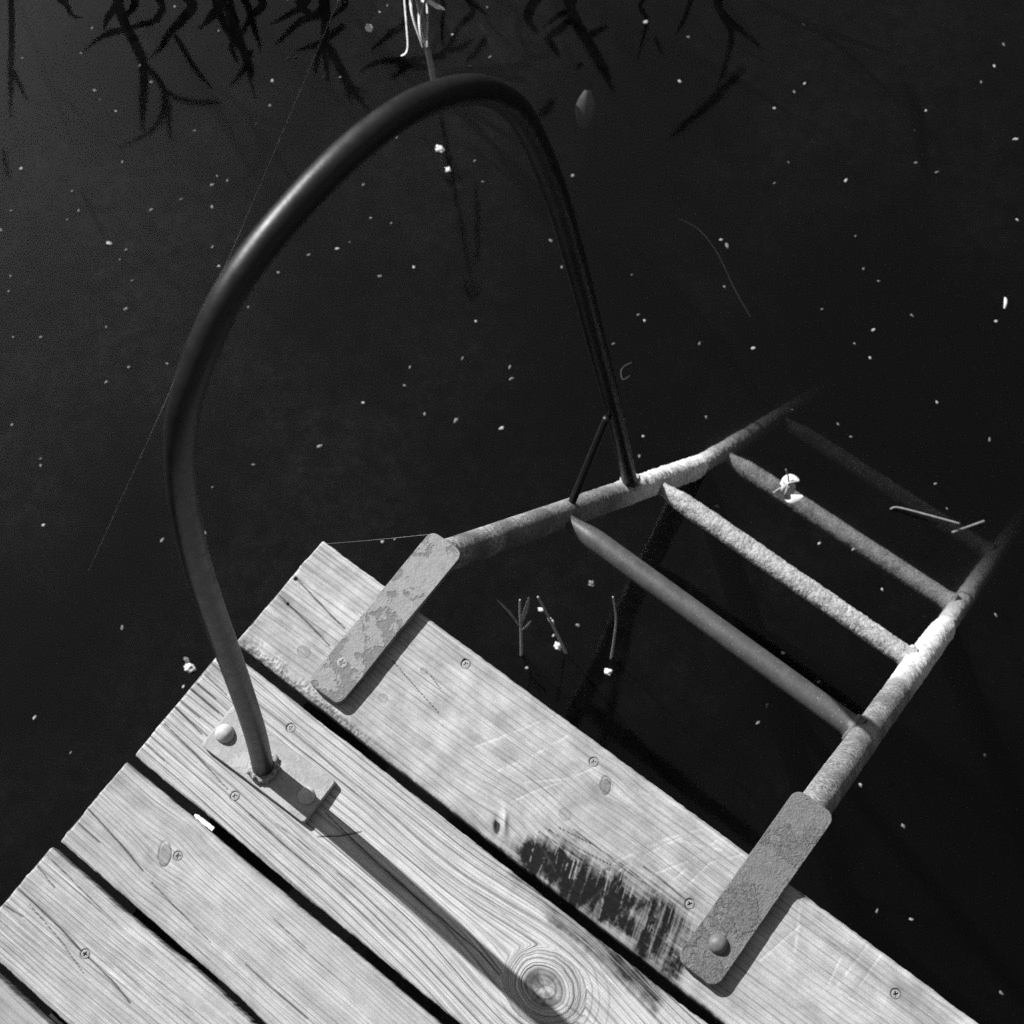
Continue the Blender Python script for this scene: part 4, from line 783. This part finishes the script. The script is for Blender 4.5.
clabels = ['white crumpled flake on the reed stem reflection inside the handrail arch', 'small pale blob just below the white flake inside the handrail arch',
           'pale crumbly debris floating beside the ends of the dock planks', 'small grey crumb beside the debris at the dock plank ends', 'white blob at the foot of the upright twig under the ladder',
           'white blob at the foot of the leaning twig near the dock edge', 'small pale bead near the top of the leaning twig', 'small pale bead halfway down the leaning twig', 'soft grey blob floating alone under the first ladder rung']
for i, (x, y, r) in enumerate(CLUMPS):
    me = lump_mesh('floating_debris', r * .8, .45, 90 + i, 3, 1.25)
    link('floating_debris', me, m_white if i not in (3, 8) else m_speck2, None, clabels[i], 'debris', loc=(x, y, ZW + .0015))
px, py = PETAL
link('floating_petal', lump_mesh('floating_petal', .0085, .22, 33, 3, .35), m_white, None, 'bright oval petal floating near the top left of the handrail arch', 'petal', loc=(px, py, ZW + .001)).rotation_euler = (0, 0, -.55)
(a0, a1), (b0, b1) = SEEDPOD
link('floating_husk', ribbon_mesh('floating_husk', [(a0, a1, ZW + .002), ((a0 + b0) / 2 + .001, (a1 + b1) / 2, ZW + .004), (b0, b1, ZW + .002)], .0055, .35, (.5, 1, .4), (0, 0, 1), .002), m_white, None, 'narrow white husk floating alone near the right edge', 'husk')
def bottom_leaf(A, B, w_, z0, z1, name, label, mat):
    pts = [(A[0] + (B[0] - A[0]) * t, A[1] + (B[1] - A[1]) * t, z0 + (z1 - z0) * t) for t in (0, .35, .7, 1)]
    link(name, ribbon_mesh(name, pts, w_, .3, (.35, 1.0, .3), (0, 0, 1), .003), mat, None, label, 'leaf')
m_sub = leaf_material('sunken_leaf', .16)
bottom_leaf(LEAF_A[0], LEAF_A[1], .016, ZW + .003, ZW - .12, 'sunken_leaf', 'pale narrow leaf sinking tail first beside the reed stem', m_sub)
LB0 = tuple(a + .35 * (b - a) for a, b in zip(*LEAF_B))
bottom_leaf(LB0, LEAF_B[1], .036, ZW - .02, ZW - .08, 'sunken_leaf', 'broad pale leaf hanging under the water right of the handrail top', m_sub)
link('floating_fibre', tube_mesh('floating_fibre', smooth_path([(x, y, ZW + .001) for x, y in FIBRE], .002), .0007, 8), m_hair, None, 'short curled pale fibre floating above the ladder joint', 'fibre')
link('floating_hair', tube_mesh('floating_hair', smooth_path([(x, y, ZW + .0003) for x, y in HAIR], .004), .0002, 6), m_hair, None, 'long thin thread lying on the open water right of the handrail', 'thread')
for i, pts in enumerate(STRAWS):
    P = [(x, y, ZW + (.003 if i == 0 else .002) + .004 * k * (1 if i == 0 else .5)) for k, (x, y) in enumerate(pts)]
    link('floating_straw', tube_mesh('floating_straw', smooth_path(P, .003), .0017 if i == 0 else .0022, 10), plain('straw', .16 if i == 0 else .11, .3, 90.0), None,
         ('longer kinked straw floating beyond the submerged rungs', 'short straight straw piece floating by the right ladder rail')[i], 'straw')
cx, cy = CURL
curl = thing('curled_leaf', 'crumpled white dead leaf resting over the submerged rung', 'leaf', (cx, cy, ZW))
curl.scale = (1.45, 1.45, 1.3)
for P_, w_, f_ in (([(-.008, -.007, .001), (-.001, .001, .011), (.002, .012, .013)], .017, (.6, -.5, 1)), ([(0, 0, .004), (.009, -.005, .009), (.019, .003, .017)], .010, (0, -.3, 1)), ([(-.007, .003, .006), (-.004, .011, .017), (.005, .016, .018)], .012, (-.5, -.2, 1)), ([(.002, -.008, .002), (-.002, -.001, .014), (-.008, .004, .020)], .009, (-.6, .2, 1))):
    link('blade', ribbon_mesh('blade', P_, w_, .6, (.7, 1, .2), f_, .0015), m_white, curl)
link('stem', tube_mesh('stem', smooth_path([(-.002, .006, .014), (-.007, .011, .024), (-.013, .014, .031)], .002), .0009, 8), m_speck3, curl)

# ------------------------------------------------------------------ sprigs beside the dock
m_sprig = leaf_material('sprig', .4)
slab = ['tiny branched sprig standing out of the water near the dock edge', 'thin twig leaning out of the water, dotted with pale beads', 'single upright bare twig under the first ladder rung']
for i, (b, strokes) in enumerate(SPRIGS):
    t = thing('water_sprig', slab[i], 'sprig', b)
    for k, (pts, w_) in enumerate(strokes):
        P = [np.array(q) - np.array(b) for q in pts]
        if k == 0:
            P[0] = P[0] + np.array((0, 0, -.01))
            link('stem', tube_mesh('stem', smooth_path(P, .003), np.linspace(w_ * .7, w_ * .45, len(smooth_path(P, .003))), 8), m_sprig, t)
        else:
            link('leaf', ribbon_mesh('leaf', P, w_ * 1.5, .3, (.5, 1, .15), None, .003), m_sprig, t)

# ------------------------------------------------------------------ reeds
names = {'A': 'bushy reed with many bent leaves, seen reflected at the top left corner', 'B': 'dense tuft of short reed leaves reflected left of the spider thread', 'C': 'reed with drooping spear leaves reflected beside the top of the spider thread',
         'D': 'low reed with level leaves reflected around the dry stalk', 'F': 'broad stemmed reed reflected right of the handrail top', 'G': 'sparse reed with one wide slanted leaf reflected at upper middle right', 'H': 'thin reed reflected along the upper left edge'}
for k, (b, leaves) in REEDS.items():
    t = thing('reed_plant', names[k], 'reed', b, 'reeds growing beyond the open water')
    b = np.array(b); first = True
    for pts, w_ in leaves:
        P = [np.array(q) - b for q in pts]
        if pts[0][2] < -.66 or first:
            P = [np.array((P[0][0] * .3, P[0][1] * .3, -.03))] + P
        if first:
            path = smooth_path(P, .01); n_ = len(path)
            link('stem', tube_mesh('stem', path, np.interp(np.linspace(0, 1, n_), (0, .75, 1), (w_ * .62, w_ * .62, w_ * .12)), 10), m_stem, t)
        else:
            link('leaf', ribbon_mesh('leaf', P, w_ * 1.3, .2, (.85, 1.0, .12), (.74, -.67, -1.0), .008), m_leaf, t)
        first = False
b = np.array(STALK_BASE); top = np.array(STALK_TOP)
t = thing('dry_reed', 'dry pale reed stalk with torn hanging leaf sheath behind the handrail top', 'reed', b)
P = smooth_path([(0, 0, -.2), (0, 0, .12), (0.004, -.004, .4), tuple(top - b)], .01); n_ = len(P)
link('stem', tube_mesh('stem', P, np.linspace(.0062, .0030, n_), 12), plain('dry_stem', .22, .4, 50.0), t)
for pts, w_ in STALK_STRIPS:
    link('leaf_sheath', ribbon_mesh('leaf_sheath', [np.array(q) - b for q in pts], w_ * 1.3, .35, (.8, 1, .25), (-.3, -.5, 1.0), .004), m_dry, t)
for pts, w_ in STALK_LEAVES:
    link('leaf', ribbon_mesh('leaf', [np.array(q) - b for q in pts], w_ * 1.5, .25, (.8, 1, .1), (.74, -.67, -1.0), .008), m_leaf, t)

# ------------------------------------------------------------------ spider silk
M_ = Mat('spider_silk'); silk = M_.bsdf(.4, .3, spec=.6)
a, c = (np.array(q) for q in THREAD_END); e = c + (c - a) * .12
P = [a + (e - a) * t + np.array((0, 0, -.012 * math.sin(math.pi * t))) for t in np.linspace(0, 1, 9)]
pth = smooth_path(P, .01); tt = np.linspace(0, 1, len(pth))
link('spider_thread', tube_mesh('spider_thread', pth, .00004 + .00018 * np.exp(-((tt - .42) / .13) ** 2), 6), silk, None, 'long shining spider thread strung from the reeds past the handrail', 'spider thread')  # thickened partway along, so the glint is built into the shape
P = [(.010, -.002, -.002), (.05, .035, -.006), (.1035, .0765, .008)]
link('spider_thread', tube_mesh('spider_thread', smooth_path(P, .005), .00008, 6), silk, None, 'short spider thread from the plank corner to the left ladder plate', 'spider thread')
scene.cycles.use_denoising = False
